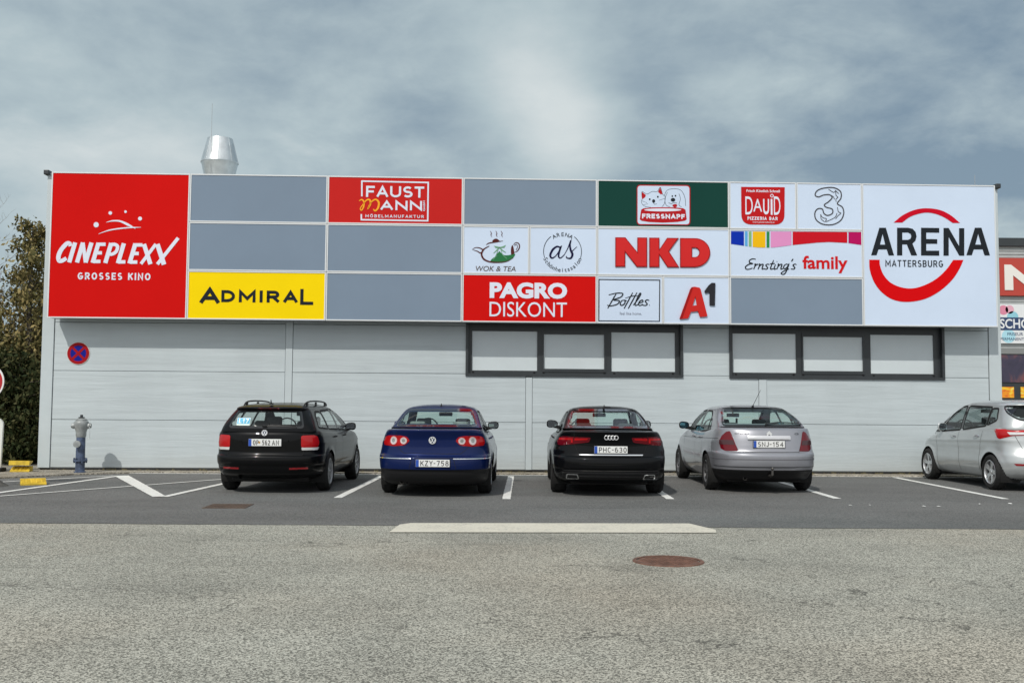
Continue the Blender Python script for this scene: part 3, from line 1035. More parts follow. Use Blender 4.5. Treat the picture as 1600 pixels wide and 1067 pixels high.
def build_weeds():
    rn = random.Random(21)
    mb = MB()
    for i in range(150):
        u = rn.uniform(-9.7, 10.4)
        d = rn.choice([.02, .03, .05, rn.uniform(0, .45)])
        x, y, _ = at_u(u, WALL + .04 - d)
        for k in range(rn.randint(3, 8)):
            a, h = rn.uniform(0, 6.28), rn.uniform(.015, .075)
            dx, dy, w = math.cos(a) * h * .5, math.sin(a) * h * .5, .004
            bx, by = x + rn.uniform(-.03, .03), y + rn.uniform(-.012, .012)
            mb.add([(bx - w, by, .028), (bx + w, by, .028), (bx + dx, by + dy, .03 + h)], [(0, 1, 2)])
    o = mesh('dry_weeds', mb.v, mb.f, pmat('dry_grass', (.20, .17, .08), .9, vary=.4, vscale=2))
    o['kind'] = 'stuff'
    gr = MB()
    for i in range(900):
        u = rn.uniform(-9.7, 10.6)
        x, y, _ = at_u(u, WALL - rn.random() ** 2 * .9)
        r = rn.uniform(.004, .016)
        gr.add([(x - r, y - r, .029), (x + r, y - r * .7, .029), (x + r * .8, y + r, .029), (x - r * .7, y + r, .029), (x, y, .029 + r)], [(0, 1, 4), (1, 2, 4), (2, 3, 4), (3, 0, 4)])
    o = mesh('loose_grit', gr.v, gr.f, pmat('grit', (.22, .20, .17), .9, vary=.5, vscale=30))
    o['kind'] = 'stuff'


build_ground()
build_weeds()
build_building()
build_right_shop()

# ---------------------------------------------------------------- the tenant signboard
def s_uz(px, py):
    """drawing coordinates measured on the facade -> metres along and up the sign face"""
    x, y = px - 800.0, py - 533.5
    cr, sr = math.cos(ROLL), math.sin(ROLL)
    x, y = x * cr + y * sr, -x * sr + y * cr
    cp, sp = math.cos(PITCH), math.sin(PITCH)
    d = np.array([x, FPX * cp + y * sp, FPX * sp - y * cp])
    n = np.array([math.sin(YAW), -math.cos(YAW), 0])
    o = np.array([0, D0, 0.0])
    t = np.dot(n, o - np.array([0, 0, CAM_H])) / np.dot(n, d)
    p = np.array([0, 0, CAM_H]) + t * d
    return float(p[0] * UX + (p[1] - D0) * UY), float(p[2])


def zmap(x0, y0, k):
    return lambda a, b: s_uz(x0 + a * k, y0 + b * k)


Z1, Z2, Z3, Z4 = zmap(60, 200, 460 / 1583.), zmap(500, 260, .275), zmap(920, 270, .275), zmap(1330, 270, .3375)
SC = {Z1: 460 / 1583. / 74, Z2: .275 / 75, Z3: .275 / 75, Z4: .3375 / 75}      # metres per drawing unit


def PT(Z, pts):
    return [Z(*p) for p in pts]


def TX(mb, Z, s, x0, x1, yt, yb, y=-.003, t=.003, **kw):
    xm, ym = (x0 + x1) / 2, (yt + yb) / 2
    text_in(mb, s, Z(x0, ym)[0], Z(x1, ym)[0], Z(xm, yb)[1], Z(xm, yt)[1], y, t, **kw)


def ST(mb, Z, pts, w, y=-.003, t=.003, closed=False, smooth=True, per=7):
    p = PT(Z, pts)
    if smooth:
        p = catmull(p, per, closed)
    k = SC[Z]
    stroke_in(mb, p, [q * k for q in w] if isinstance(w, (list, tuple)) else w * k, y, t, closed)


def SX(mb, Z, s, x0, x1, yt, yb, y=-.003, t=.003, **kw):
    xm, ym = (x0 + x1) / 2, (yt + yb) / 2
    sans_in(mb, s, Z(x0, ym)[0], Z(x1, ym)[0], Z(xm, yb)[1], Z(xm, yt)[1], y, t=t, **kw)


def FL(mb, Z, loops, y=-.003, t=.003, smooth=False):
    fill_in(mb, [catmull(PT(Z, lp), 6, True) if smooth else PT(Z, lp) for lp in loops], y, t)


def arc_text(mb, s, cx, cz, rad, a_mid, a_span, h, y, t=.003, inward=False, **kw):
    """letters along a circle; a_mid and a_span in degrees"""
    n = len(s)
    for i, ch in enumerate(s):
        if ch == ' ':
            continue
        f = (i + .5) / n - .5
        a = a_mid - f * a_span if not inward else a_mid + f * a_span
        v, fc = text_geo(ch, **kw)
        v0, _ = text_geo('H', **kw)
        k = h / (v0[:, 1].max() - v0[:, 1].min())
        x = (v[:, 0] - (v[:, 0].min() + v[:, 0].max()) / 2) * k
        z = v[:, 1] * k
        rot = R(a - 90) if not inward else R(a + 90)
        px, pz = cx + rad * math.cos(R(a)), cz + rad * math.sin(R(a))
        X = px + x * math.cos(rot) - z * math.sin(rot)
        Zz = pz + x * math.sin(rot) + z * math.cos(rot)
        mb.add(np.stack([X, np.where(v[:, 2] > 0, y - t, y), Zz], 1), fc)


HAND = {   # pen strokes of a quick hand: x-height 1
    'E': (1.15, [[(1.15, 1.9), (.7, 2.0), (.35, 1.75), (.42, 1.3), (.85, 1.1), (.4, .95), (.05, .5), (.2, .08), (.6, .02), (1.05, .25)]]),
    'r': (.62, [[(.0, .9), (.15, .95), (.12, .0)], [(.13, .5), (.3, .9), (.55, .95)]]),
    'n': (.85, [[(.0, .9), (.14, .95), (.1, .0)], [(.12, .5), (.35, .9), (.6, .9), (.6, .3), (.68, .04), (.9, .15)]]),
    's': (.7, [[(.6, .88), (.35, 1.0), (.15, .8), (.3, .55), (.5, .3), (.4, .05), (.0, .08)]]),
    't': (.6, [[(.3, 1.75), (.2, .4), (.3, .04), (.6, .15)], [(-.05, 1.05), (.6, 1.12)]]),
    'T': (.5, [[(.42, 2.25), (.2, .6), (.05, -.5)]]),
    'i': (.42, [[(.12, .95), (.1, .2), (.2, .02), (.42, .15)], [(.2, 1.42), (.23, 1.5)]]),
    'g': (.85, [[(.65, .85), (.35, 1.0), (.1, .7), (.12, .25), (.35, .1), (.6, .5), (.68, .95), (.6, -.5), (.35, -.95), (.0, -.75), (.3, -.3), (.9, .1)]]),
    "'": (.3, [[(.2, 2.0), (.08, 1.5)]]),
    'B': (1.3, [[(.5, 2.1), (.35, 1.2), (.1, -.45)], [(-.35, 1.85), (.5, 2.15), (1.25, 2.1), (1.2, 1.5), (.45, 1.0), (1.15, .85), (1.05, .25), (.3, -.05), (-.1, .1)]]),
    'o': (.7, [[(.45, .95), (.15, .85), (.1, .3), (.35, .05), (.6, .35), (.55, .85), (.4, .95), (.75, .85)]]),
    'l': (.5, [[(.0, .1), (.3, 1.0), (.45, 1.95), (.3, 2.1), (.2, 1.3), (.18, .3), (.3, .03), (.55, .2)]]),
    'e': (.62, [[(.05, .4), (.5, .65), (.4, .95), (.15, .8), (.08, .3), (.3, .03), (.65, .25)]]),
    '.': (.3, [[(.1, .06), (.14, .1)]]),
}


def hand_in(mb, Z, s, x0, x1, ybase, xh, slant, w, y=-.003, t=.003):
    tot = sum(HAND[c][0] for c in s)
    k = (x1 - x0) / tot
    x = x0
    for c in s:
        adv, strokes = HAND[c]
        for st in strokes:
            ST(mb, Z, [(x + p[0] * k + p[1] * xh * slant, ybase - p[1] * xh) for p in st], [w * .7, w, w, w * .75], y, t, per=6)
        x += adv * k


def stroke_letters(mb, Z, items, base, h, slant, w, y=-.003, t=.003):
    """upright stroke letters: items = (letter, x at foot, width)"""
    G = {'I': [[(.0, 0), (.0, 1)]], 'N': [[(0, 0), (0, 1)], [(0, 1), (1, 0)], [(1, 0), (1, 1)]], 'E': [[(0, 0), (0, 1)], [(0, .93), (1, .93)], [(0, .5), (.85, .5)], [(0, .07), (1, .07)]],
         'P': [[(0, 0), (0, 1)]], 'L': [[(0, 0), (0, 1)], [(0, .07), (1, .07)]], 'X': [[(0, 1), (1, 0)], [(0, 0), (1, 1)]]}
    for c, x, wd in items:
        b = base(x)
        f = lambda p: (x + p[0] * wd + p[1] * h * slant, b - p[1] * h)
        if c == 'C':
            ST(mb, Z, [f(p) for p in [(1.0, .80), (.82, .94), (.5, .92), (.12, .62), (.04, .3), (.25, .08), (.6, .08), (.95, .2)]], [w * .8, w, w * 1.05, w, w * .9], y, t)
            continue
        if c == 'P':
            ST(mb, Z, [f(p) for p in [(0, .93), (.55, .93), (.95, .82), (.95, .58), (.55, .45), (0, .45)]], w * .8, y - .0004, t)
        for i, s in enumerate(G[c]):
            ww = w if s[0][0] == s[1][0] else w * .82
            ST(mb, Z, [f(p) for p in s], ww, y - .0002 * i, t, smooth=False)


def build_signs():
    box = thing('signboard_frame', 'deep grey steel box frame carrying the tenant sign panels', 'signboard', SITE, YAW)
    zt, zb = 6.158, 3.14
    ucol = [-9.50, -6.678, -3.848, -1.040, 1.760, 4.544, 7.370, 10.230]
    rows = [zt, zt - (zt - zb) / 3, zt - 2 * (zt - zb) / 3, zb]
    mb = MB().box(ucol[0] + .01, ucol[-1] - .01, .052, .40, zb + .012, zt - .008)
    mb.build('carcass', M['box'], box)
    br = MB()
    for i in range(9):
        u = ucol[0] + .8 + i * 2.25
        br.box(u - .04, u + .04, .40, WALL, zb + .3, zt - .3)
    br.build('wall_bracket', M['box'], box)
    mats = {}

    def sm(name, col, rough=.45, coat=.0):
        if name not in mats:
            mats[name] = pmat('sign_' + name, col, rough, 0, coat, spec=.03, vary=.035, vscale=.5)
        return mats[name]
    white = sm('panel_white', (.55, .645, .79))
    ink_white = sm('ink_white', (.66, .70, .80))
    grey = sm('panel_grey', (.188, .243, .315), .34)
    red = sm('panel_red', (.56, .007, .006))
    brick = sm('brick_red', (.50, .020, .018))
    green = sm('bottle_green', (.010, .050, .040))
    yellow = sm('panel_yellow', (.86, .62, .004))
    ink = sm('ink_black', (.018, .022, .027))
    pred = sm('print_red', (.55, .012, .014))
    alu = M['alu']

    def panel(c0, c1, r0, r1, face, label, name='sign_panel', group='panels of the tenant signboard'):
        u0, u1 = (c0, c1)
        z1, z0 = r0, r1
        o = thing(name, label, 'sign panel', SITE, YAW, group)
        g, k = .004, .024
        u0, u1, z0, z1 = u0 + g, u1 - g, z0 + g, z1 - g
        MB().box(u0 + k, u1 - k, 0.0, .035, z0 + k, z1 - k).build('face', face, o)
        f = MB()
        f.box(u0, u1, -.010, .05, z0, z0 + k)
        f.box(u0, u1, -.010, .05, z1 - k, z1)
        f.box(u0, u0 + k, -.010, .05, z0 + k, z1 - k)
        f.box(u1 - k, u1, -.010, .05, z0 + k, z1 - k)
        f.build('edge_frame', alu, o)
        return o
    U, V = ucol, rows
    half4 = s_uz(826.8, 393)[0]
    half5 = s_uz(1035.8, 470)[0]
    half6 = s_uz(1244.2, 322)[0]

    # blank panels
    for a, r, lab in ((1, 0, 'blank grey panel under the roof vent, right of the red cinema sign'), (1, 1, 'blank grey panel directly above the yellow sign'),
                      (2, 1, 'blank grey panel directly below the red furniture maker sign'), (2, 2, 'blank grey panel directly right of the yellow sign'),
                      (3, 0, 'blank grey panel between the red furniture maker sign and the green pet shop sign'), (5, 2, 'blank grey panel below the sign with the coloured stripes')):
        panel(U[a], U[a + 1], V[r], V[r + 1], grey, lab)

    # cinema
    o = panel(U[0], U[1], V[0], V[3], red, 'tall red cinema sign with white slanted lettering at the left end')
    mb = MB()
    base = lambda x: 722 + (x - 95) * .018
    stroke_letters(mb, Z1, [('C', 97, 50), ('I', 166, 20), ('N', 208, 46), ('E', 292, 40), ('P', 360, 42), ('L', 428, 38), ('E', 490, 40)], base, 107, .30, 22)
    for p, w in (([(568, 625), (603, 733)], 22), ([(552, 731), (632, 625)], 17), ([(640, 625), (676, 735)], 24), ([(640, 733), (752, 592)], 18)):
        ST(mb, Z1, p, w, y=-.003 - w * .00002, smooth=False)
    mb.build('lettering', ink_white, o)
    mb = MB()
    SX(mb, Z1, 'GROSSES KINO', 212, 603, 779, 817, weight=.20, gap=.25)
    mb.build('slogan', ink_white, o)
    mb = MB()
    for x, y, r in ((311, 521, 14), (387, 458, 9.5), (469, 451, 7), (547, 488, 10.5)):
        FL(mb, Z1, [[(x + r * math.cos(a), y + r * math.sin(a)) for a in np.linspace(0, 2 * math.pi, 25)[:-1]]])
    ST(mb, Z1, [(366, 508), (400, 500), (440, 502), (480, 520), (522, 541)], [2, 7, 9, 13, 3])
    ST(mb, Z1, [(324, 570), (380, 551), (440, 541), (500, 536), (552, 535)], [2, 6, 7, 6, 2], y=-.0035)
    mb.build('emblem', ink_white, o)

    # yellow sign
    o = panel(U[1], U[2], V[2], V[3], yellow, 'bright yellow sign with wide black capitals')
    mb = MB()
    SX(mb, Z1, 'A', 868, 975, 859, 944, weight=.235)
    SX(mb, Z1, 'DMIRA', 984, 1394, 874, 938, weight=.25, gap=.2)
    SX(mb, Z1, 'L', 1408, 1478, 866, 951, weight=.2)
    mb.build('lettering', ink, o)

    # furniture maker
    o = panel(U[2], U[3], V[0], V[1], brick, 'red furniture maker sign with thin white frame and orange script letter')
    mb = MB()
    ST(mb, Z2, [(238, 172), (238, 85), (615, 93), (612, 310), (235, 304), (235, 272)], 8.5, smooth=False)
    mb.build('logo_frame', ink_white, o)
    mb = MB()
    SX(mb, Z2, 'FAUST', 262, 592, 114, 177, weight=.19, gap=.12)
    SX(mb, Z2, 'ANN', 344, 580, 196, 250, weight=.21, gap=.14)
    SX(mb, Z2, 'MÖBELMANUFAKTUR', 258, 590, 276, 293, weight=.19, gap=.3)
    v, f = text_geo('GmbH', bold=.02)
    q = []
    for p in v:
        a = Z2(597 - (p[1] - v[:, 1].min()) / np.ptp(v[:, 1]) * -0 - 12 * (p[1] - v[:, 1].min()) / np.ptp(v[:, 1]), 255 - 58 * (p[0] - v[:, 0].min()) / np.ptp(v[:, 0]))
        q.append((a[0], -.006 if p[2] > 0 else -.003, a[1]))
    mb.add(q, f)
    mb.build('lettering', ink_white, o)
    mb = MB()
    ST(mb, Z2, [(222, 197), (238, 190), (250, 204), (247, 232), (236, 250), (229, 240), (244, 218), (266, 192), (284, 193), (286, 216), (272, 240), (290, 205), (316, 189), (334, 206), (330, 236), (314, 253), (303, 244)], [4, 8, 9, 8, 6, 5, 6, 9, 10, 9, 6, 8, 11, 11, 9, 6])
    mb.build('script_letter', sm('print_orange', (.85, .38, .03)), o)

    # wok and tea
    o = panel(U[3], half4, V[1], V[2], white, 'white sign with a steaming brown teapot and green leaf')
    br_ = sm('print_brown', (.085, .022, .02))
    mb = MB()
    for x in (972, 1003, 1033):
        ST(mb, Z2, [(x - 5, 367), (x + 2, 380), (x - 1, 390), (x + 4, 402)], [2, 4, 4, 2])
    ST(mb, Z2, [(864, 473), (884, 462), (910, 465), (926, 478), (912, 492), (893, 482), (870, 475)], [2, 4, 6, 8, 7, 5, 2])
    ST(mb, Z2, [(962, 452), (930, 472), (918, 500), (932, 528), (968, 543), (1020, 546), (1062, 540), (1098, 520)], [3, 8, 10, 10, 8, 6, 4, 2], y=-.0035)
    ST(mb, Z2, [(944, 446), (962, 436), (1000, 430), (1040, 424)], [3, 6, 6, 2], y=-.0033)
    FL(mb, Z2, [[(980, 428), (986, 416), (1000, 411), (1012, 416), (1020, 427)]], smooth=True)
    FL(mb, Z2, [[(1086, 500), (1086, 462), (1094, 448), (1101, 470), (1103, 500)]], smooth=True)
    ST(mb, Z2, [(1098, 446), (1112, 434), (1130, 440), (1133, 460), (1122, 480), (1104, 490)], [2, 4, 6, 6, 5, 2], y=-.0037)
    ST(mb, Z2, [(1104, 450), (1116, 444), (1122, 458), (1114, 476)], 3, y=-.0039)
    mb.build('teapot', br_, o)
    mb = MB()
    FL(mb, Z2, [[(968, 541), (988, 518), (1026, 507), (1070, 505), (1108, 498), (1092, 524), (1052, 541), (1005, 544)]], smooth=True)
    FL(mb, Z2, [[(1004, 500), (1020, 482), (1036, 500), (1050, 506), (996, 510)]], y=-.0031)
    mb.build('green_leaf', sm('print_green', (.03, .16, .06)), o)
    mb = MB()
    ST(mb, Z2, [(986, 494), (1006, 476), (1020, 462), (1034, 476), (1056, 490)], [3, 7, 8, 7, 3])
    FL(mb, Z2, [[(988, 452), (1006, 455), (1020, 459), (1038, 455), (1056, 447), (1048, 462), (1022, 465), (998, 464)]])
    ST(mb, Z2, [(1012, 478), (1000, 505), (985, 530)], 3, y=-.004)
    ST(mb, Z2, [(1028, 478), (1040, 505), (1062, 525)], 3, y=-.0042)
    mb.build('pale_tree', sm('print_sage', (.16, .33, .20)), o)
    mb = MB()
    TX(mb, Z2, 'WOK & TEA', 885, 1112, 567, 596, shear=.18)
    mb.build('lettering', sm('print_umber', (.10, .075, .06)), o)

    # beauty salon
    o = panel(half4, U[4], V[1], V[2], white, 'white sign with a broken thin circle around a script monogram')
    cx, cz = Z2(1378, 484)
    k = SC[Z2]
    mb = MB()
    for a0, a1 in ((128, 200), (-20, 52)):
        stroke_in(mb, arc(cx, cz, 108 * k, 108 * k, a0, a1, 22), 3.2 * k, -.003, .003)
    mb.build('circle', ink, o)
    navy = sm('print_navy', (.012, .012, .045))
    mb = MB()
    ST(mb, Z2, [(1366, 462), (1346, 456), (1322, 474), (1308, 505), (1318, 521), (1340, 508), (1360, 478), (1368, 458), (1358, 490), (1356, 514), (1368, 520), (1390, 500)], [8, 9, 12, 12, 9, 5, 6, 10, 10, 9, 6, 4])
    ST(mb, Z2, [(1388, 502), (1408, 465), (1424, 424), (1420, 445), (1424, 475), (1434, 500), (1424, 522), (1402, 520), (1400, 510)], [3, 5, 8, 9, 12, 13, 10, 6, 5], y=-.0035)
    ST(mb, Z2, [(1426, 486), (1440, 475), (1460, 456)], [5, 4, 2], y=-.004)
    mb.build('monogram', navy, o)
    mb = MB()
    arc_text(mb, 'ARENA', cx, cz, 87 * k, 90, 74, 22 * k, -.003)
    arc_text(mb, 'Schönheitssalon', cx, cz, 117 * k, 270, 140, 23 * k, -.003, inward=True)
    mb.build('lettering', ink, o)

    # stationery discount
    o = panel(U[3], U[4], V[2], V[3], red, 'red sign with heavy white capitals above thin white capitals')
    mb = MB()
    TX(mb, Z2, 'PAGRO', 964, 1404, 660, 751, bold=.05)
    mb.build('bold_lettering', ink_white, o)
    mb = MB()
    TX(mb, Z2, 'DISKONT', 963, 1403, 771, 855, bold=.0)
    mb.build('light_lettering', ink_white, o)

    # pet shop
    o = panel(U[4], U[5], V[0], V[1], green, 'dark green pet shop sign with a white plaque and red bowl')
    mb = MB()
    FL(mb, Z3, [fillet([(272, 69), (577, 71), (577, 299), (272, 297)], 22)])
    mb.build('plaque_border', sm('plaque_red', (.42, .015, .02)), o)
    mb = MB()
    FL(mb, Z3, [fillet([(277, 75), (571, 77), (571, 294), (277, 292)], 18)], y=-.006, t=.002)
    mb.build('plaque', white, o)
    mb = MB()
    FL(mb, Z3, [[(297, 211), (310, 203), (360, 198), (420, 197), (490, 198), (536, 203), (549, 211), (556, 266), (545, 274), (500, 281), (420, 285), (340, 281), (300, 274), (289, 266)]], y=-.008, t=.002)
    FL(mb, Z3, [[(302, 110), (324, 128), (320, 140), (303, 152), (299, 130)]], y=-.008, t=.002)
    FL(mb, Z3, [[(405, 84), (419, 122), (408, 124), (393, 110)]], y=-.008, t=.002)
    FL(mb, Z3, [[(474, 186), (488, 179), (501, 183), (498, 195), (484, 197)]], y=-.008, t=.002, smooth=True)
    mb.build('bowl', sm('bowl_red', (.40, .016, .02)), o)
    mb = MB()
    FL(mb, Z3, [[(420 + 105 * math.cos(a), 212 + 8.5 * math.sin(a)) for a in np.linspace(0, 2 * math.pi, 40)[:-1]]], y=-.010, t=.001)
    SX(mb, Z3, 'FRESSNAPF', 302, 545, 235, 262, y=-.010, t=.001, weight=.27, gap=.12)
    mb.build('lettering', ink_white, o)
    mb = MB()
    yy = dict(y=-.008, t=.0015)
    ST(mb, Z3, [(302, 150), (300, 172), (318, 192), (352, 198)], 2.2, **yy)                               # cat
    ST(mb, Z3, [(300, 128), (303, 108), (330, 122), (360, 108), (388, 108), (406, 84), (420, 124), (434, 140), (428, 178), (415, 194)], 2.2, **yy)
    for x, y, r in ((346, 152, 5), (392, 138, 5), (368, 162, 9), (474, 134, 4.5), (492, 132, 4.5)):
        FL(mb, Z3, [[(x + r * math.cos(a), y + r * 1.15 * math.sin(a)) for a in np.linspace(0, 2 * math.pi, 15)[:-1]]], **yy)
    ST(mb, Z3, [(368, 170), (372, 180), (386, 178)], 2.5, **yy)
    for p in ([(300, 160), (330, 172)], [(306, 184), (336, 178)], [(398, 158), (436, 146)]):
        ST(mb, Z3, p, 1.5, smooth=False, **yy)
    ST(mb, Z3, [(428, 130), (446, 100), (486, 92), (524, 102), (545, 140), (550, 190)], 2.2, **yy)            # dog
    ST(mb, Z3, [(446, 112), (432, 150), (440, 186), (462, 194)], 2.2, **yy)
    ST(mb, Z3, [(512, 120), (520, 150), (512, 182), (526, 196)], 2.2, **yy)
    ST(mb, Z3, [(452, 172), (470, 176), (482, 170), (500, 174)], 2.5, **yy)
    FL(mb, Z3, [[(478 + 13 * math.cos(a), 155 + 11 * math.sin(a)) for a in np.linspace(0, 2 * math.pi, 21)[:-1]]], **yy)
    mb.build('animal_drawing', ink, o)

    # NKD
    o = panel(U[4], U[5], V[1], V[2], white, 'white sign with three big red block letters')
    n_ = [(150, 368), (207, 368), (275, 452), (275, 369), (330, 369), (330, 536), (272, 536), (206, 452), (206, 535), (150, 535)]
    k_ = [(343, 370), (400, 370), (400, 437), (444, 371), (510, 372), (455, 448), (513, 538), (446, 538), (400, 468), (400, 537), (343, 537)]
    d_ = [(518, 372), (600, 373)] + [(602 + 87 * math.cos(a), 455 + 82 * math.sin(a)) for a in np.linspace(-1.45, 1.45, 22)] + [(600, 538), (518, 538)]
    dh = [(586, 428), (603, 428)] + [(603 + 24 * math.cos(a), 454 + 26 * math.sin(a)) for a in np.linspace(-1.4, 1.4, 10)] + [(603, 480), (586, 480)]
    mb = MB()
    FL(mb, Z3, [n_], t=.02)
    FL(mb, Z3, [k_], t=.02)
    FL(mb, Z3, [d_, dh], t=.02)
    mb.build('lettering', sm('deep_red', (.30, .012, .012)), o)
    mb = MB()

    def shrink(p, k):
        q = PT(Z3, p)
        Lq, Rq = ribbon(q, 2 * k * SC[Z3], True)
        a = sum(q[i - 1][0] * q[i][1] - q[i][0] * q[i - 1][1] for i in range(len(q)))
        return [tuple(x) for x in (Lq if a > 0 else Rq)]
    for lp in ([n_], [k_], [d_, dh]):
        fill_in(mb, [shrink(p, 5 if p is not dh else -4) for p in lp], -.023, .003)
    mb.build('letter_face', sm('signal_red', (.56, .022, .022), .35, .15), o)

    # bottles
    o = panel(U[4], half5, V[2], V[3], white, 'white sign with thin black border and black handwriting')
    mb = MB()
    ST(mb, Z3, [(58, 606), (403, 610), (401, 844), (57, 841)], 5, closed=True, smooth=False)
    mb.build('border', ink, o)
    mb = MB()
    hand_in(mb, Z3, 'BoTTles.', 108, 352, 755, 33, .35, 6.8)
    ST(mb, Z3, [(206, 712), (250, 700), (290, 700)], [2, 5, 2], y=-.0045)
    mb.build('lettering', ink, o)
    mb = MB()
    TX(mb, Z3, 'feel like home.', 175, 300, 791, 807)
    mb.build('slogan', sm('print_grey', (.30, .33, .40)), o)

    # A1
    o = panel(half5, U[5], V[2], V[3], white, 'white sign with one leaning red letter and a small black numeral')
    mb = MB()
    A = [(515, 828), (575, 662), (583, 651), (598, 648), (628, 654), (634, 664), (672, 812), (668, 817), (630, 820), (618, 786), (578, 791), (566, 822), (560, 828), (518, 832)]
    hole = [(604, 702), (588, 756), (612, 753)]
    FL(mb, Z3, [A, hole], t=.03)
    mb.build('letter', sm('letter_red', (.52, .02, .016), .35, .15), o)
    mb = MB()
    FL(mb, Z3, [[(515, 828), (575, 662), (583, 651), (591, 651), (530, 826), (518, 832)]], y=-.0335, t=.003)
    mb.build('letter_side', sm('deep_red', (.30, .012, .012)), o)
    mb = MB()
    FL(mb, Z3, [[(656, 673), (680, 640), (697, 626), (717, 627), (714, 755), (685, 753), (685, 678), (660, 686)]], t=.03)
    mb.build('numeral', sm('soft_black', (.025, .025, .03), .4, .1), o)

    # pizzeria and 3
    o = panel(U[5], half6, V[0], V[1], white, 'white pizzeria sign with a red shield and white lettering')
    mb = MB()
    FL(mb, Z3, [fillet([(865, 81), (1113, 83), (1111, 296), (867, 294)], [3, 3, 58, 58], 10)])
    mb.build('shield', sm('shield_red', (.45, .014, .016)), o)
    mb = MB()
    yy = dict(y=-.006, t=.002)
    TX(mb, Z3, 'Frisch Köstlich Schnell', 895, 1085, 97, 112, bold=.02, **yy)
    TX(mb, Z3, 'D', 889, 931, 136, 238, **yy)
    TX(mb, Z3, 'A', 934, 984, 150, 222, **yy)
    TX(mb, Z3, 'U', 990, 1024, 150, 238, bold=.02, **yy)
    TX(mb, Z3, 'I', 1033, 1043, 150, 240, **yy)
    TX(mb, Z3, 'D', 1051, 1088, 136, 240, **yy)
    ST(mb, Z3, [(1040 + 8 * math.cos(a), 132 + 8 * math.sin(a)) for a in np.linspace(0, 2 * math.pi, 17)[:-1]], 4, closed=True, **yy)
    SX(mb, Z3, 'PIZZERIA BAR', 901, 1072, 251, 270, weight=.22, gap=.2, **yy)
    TX(mb, Z3, 'www.pizzeriadavid.at', 930, 1055, 277, 288, **yy)
    mb.build('lettering', ink_white, o)
    o = panel(half6, U[6], V[0], V[1], white, 'white sign with one large outlined numeral')
    mb = MB()
    ST(mb, Z3, [(1286, 128), (1297, 103), (1335, 88), (1392, 86), (1430, 108), (1432, 145), (1412, 176), (1440, 196), (1448, 232), (1430, 272), (1385, 295), (1330, 293), (1292, 268), (1284, 230), (1300, 206), (1326, 207),
                (1336, 232), (1358, 243), (1384, 230), (1382, 207), (1350, 197), (1338, 183), (1362, 165), (1382, 142), (1368, 126), (1335, 127), (1305, 138)], 6.5, closed=True)
    for p in ([(1362, 95), (1390, 112), (1402, 104), (1404, 128), (1415, 140), (1404, 150), (1405, 166)], [(1400, 100), (1420, 120)], [(1316, 240), (1330, 256), (1350, 262), (1345, 278), (1372, 268), (1400, 252), (1410, 230)],
              [(1412, 196), (1418, 222), (1432, 230), (1416, 244), (1402, 262)], [(1318, 236), (1320, 262), (1340, 280)], [(1372, 128), (1388, 136), (1396, 152)]):
        ST(mb, Z3, p, 3.5, y=-.0035)
    mb.build('numeral', sm('line_grey', (.06, .06, .068)), o)

    # family fashion
    o = panel(U[5], U[6], V[1], V[2], white, 'white sign with coloured stripes on top and script lettering')
    wave = lambda x: float(np.interp(x, [808, 880, 960, 1010, 1060, 1150, 1300, 1365, 1467, 1548], [405, 415, 425, 426, 424, 412, 397, 394, 399, 411]))
    mb_by = [('blue_stripe', 808, 881, (.006, .03, .36)), ('sky_stripe', 887, 902, (.10, .36, .66)), ('leaf_stripe', 909, 924, (.22, .42, .16)), ('yellow_stripe', 931, 1003, (.78, .44, .01)),
             ('green_stripe', 1010, 1026, (.03, .22, .07)), ('pink_stripe', 1033, 1151, (.66, .26, .50)), ('red_stripe', 1158, 1468, (.52, .010, .02)), ('magenta_stripe', 1475, 1548, (.42, .008, .10))]
    for nm, a, b, c in mb_by:
        mb = MB()
        xs = np.linspace(a, b, max(3, int((b - a) / 12)))
        ytop = lambda x: 333 + (x - 808) * .0075
        FL(mb, Z3, [[(a, ytop(a)), (b, ytop(b))] + [(x, wave(x)) for x in xs[::-1]]])
        mb.build(nm, sm(nm, c), o)
    mb = MB()
    hand_in(mb, Z3, "Ernsting's", 884, 1176, 549, 30, .30, 6.8)
    mb.build('script_lettering', ink, o)
    mb = MB()
    TX(mb, Z3, 'family', 1214, 1470, 473, 570, bold=.022)
    mb.build('bold_lettering', pred, o)

    # arena
    o = panel(U[6], U[7], V[0], V[3], white, 'large white sign with red arcs and black capitals at right end')
    mb = MB()
    w = 22
    yb_, ytp = 382, 255

    def A_(x0, x1):
        xm = (x0 + x1) / 2
        FL(mb, Z4, [[(x0, yb_), (xm - 15, ytp), (xm + 15, ytp), (x1, yb_ + 1), (x1 - 25, yb_ + 1), (x1 - 34, 355), (x0 + 34, 355), (x0 + 25, yb_)],
                    [(x0 + 41, 333), (x1 - 41, 333), (xm, 283)]])
    A_(92, 198)
    A_(533, 642)
    FL(mb, Z4, [[(212, 255), (262, 255), (284, 260), (298, 275), (302, 295), (297, 315), (283, 328), (305, 383), (278, 383), (257, 332), (236, 332), (236, 383), (212, 383)],
                [(236, 277), (262, 277), (274, 283), (278, 294), (274, 306), (262, 311), (236, 311)]])
    FL(mb, Z4, [[(323, 255), (407, 256), (407, 278), (347, 277), (347, 307), (398, 308), (398, 329), (347, 329), (347, 361), (407, 361), (407, 384), (323, 383)]])
    FL(mb, Z4, [[(427, 256), (451, 256), (499, 340), (499, 257), (523, 257), (523, 384), (500, 384), (451, 298), (451, 384), (427, 384)]])
    mb.build('lettering', ink, o)
    mb = MB()
    SX(mb, Z4, 'MATTERSBURG', 158, 425, 405, 436, weight=.145, gap=.2)
    mb.build('town_name', ink, o)
    mb = MB()
    up = catmull([(196, 231), (240, 196), (295, 172), (350, 165), (410, 173), (460, 197), (503, 233)], 6)
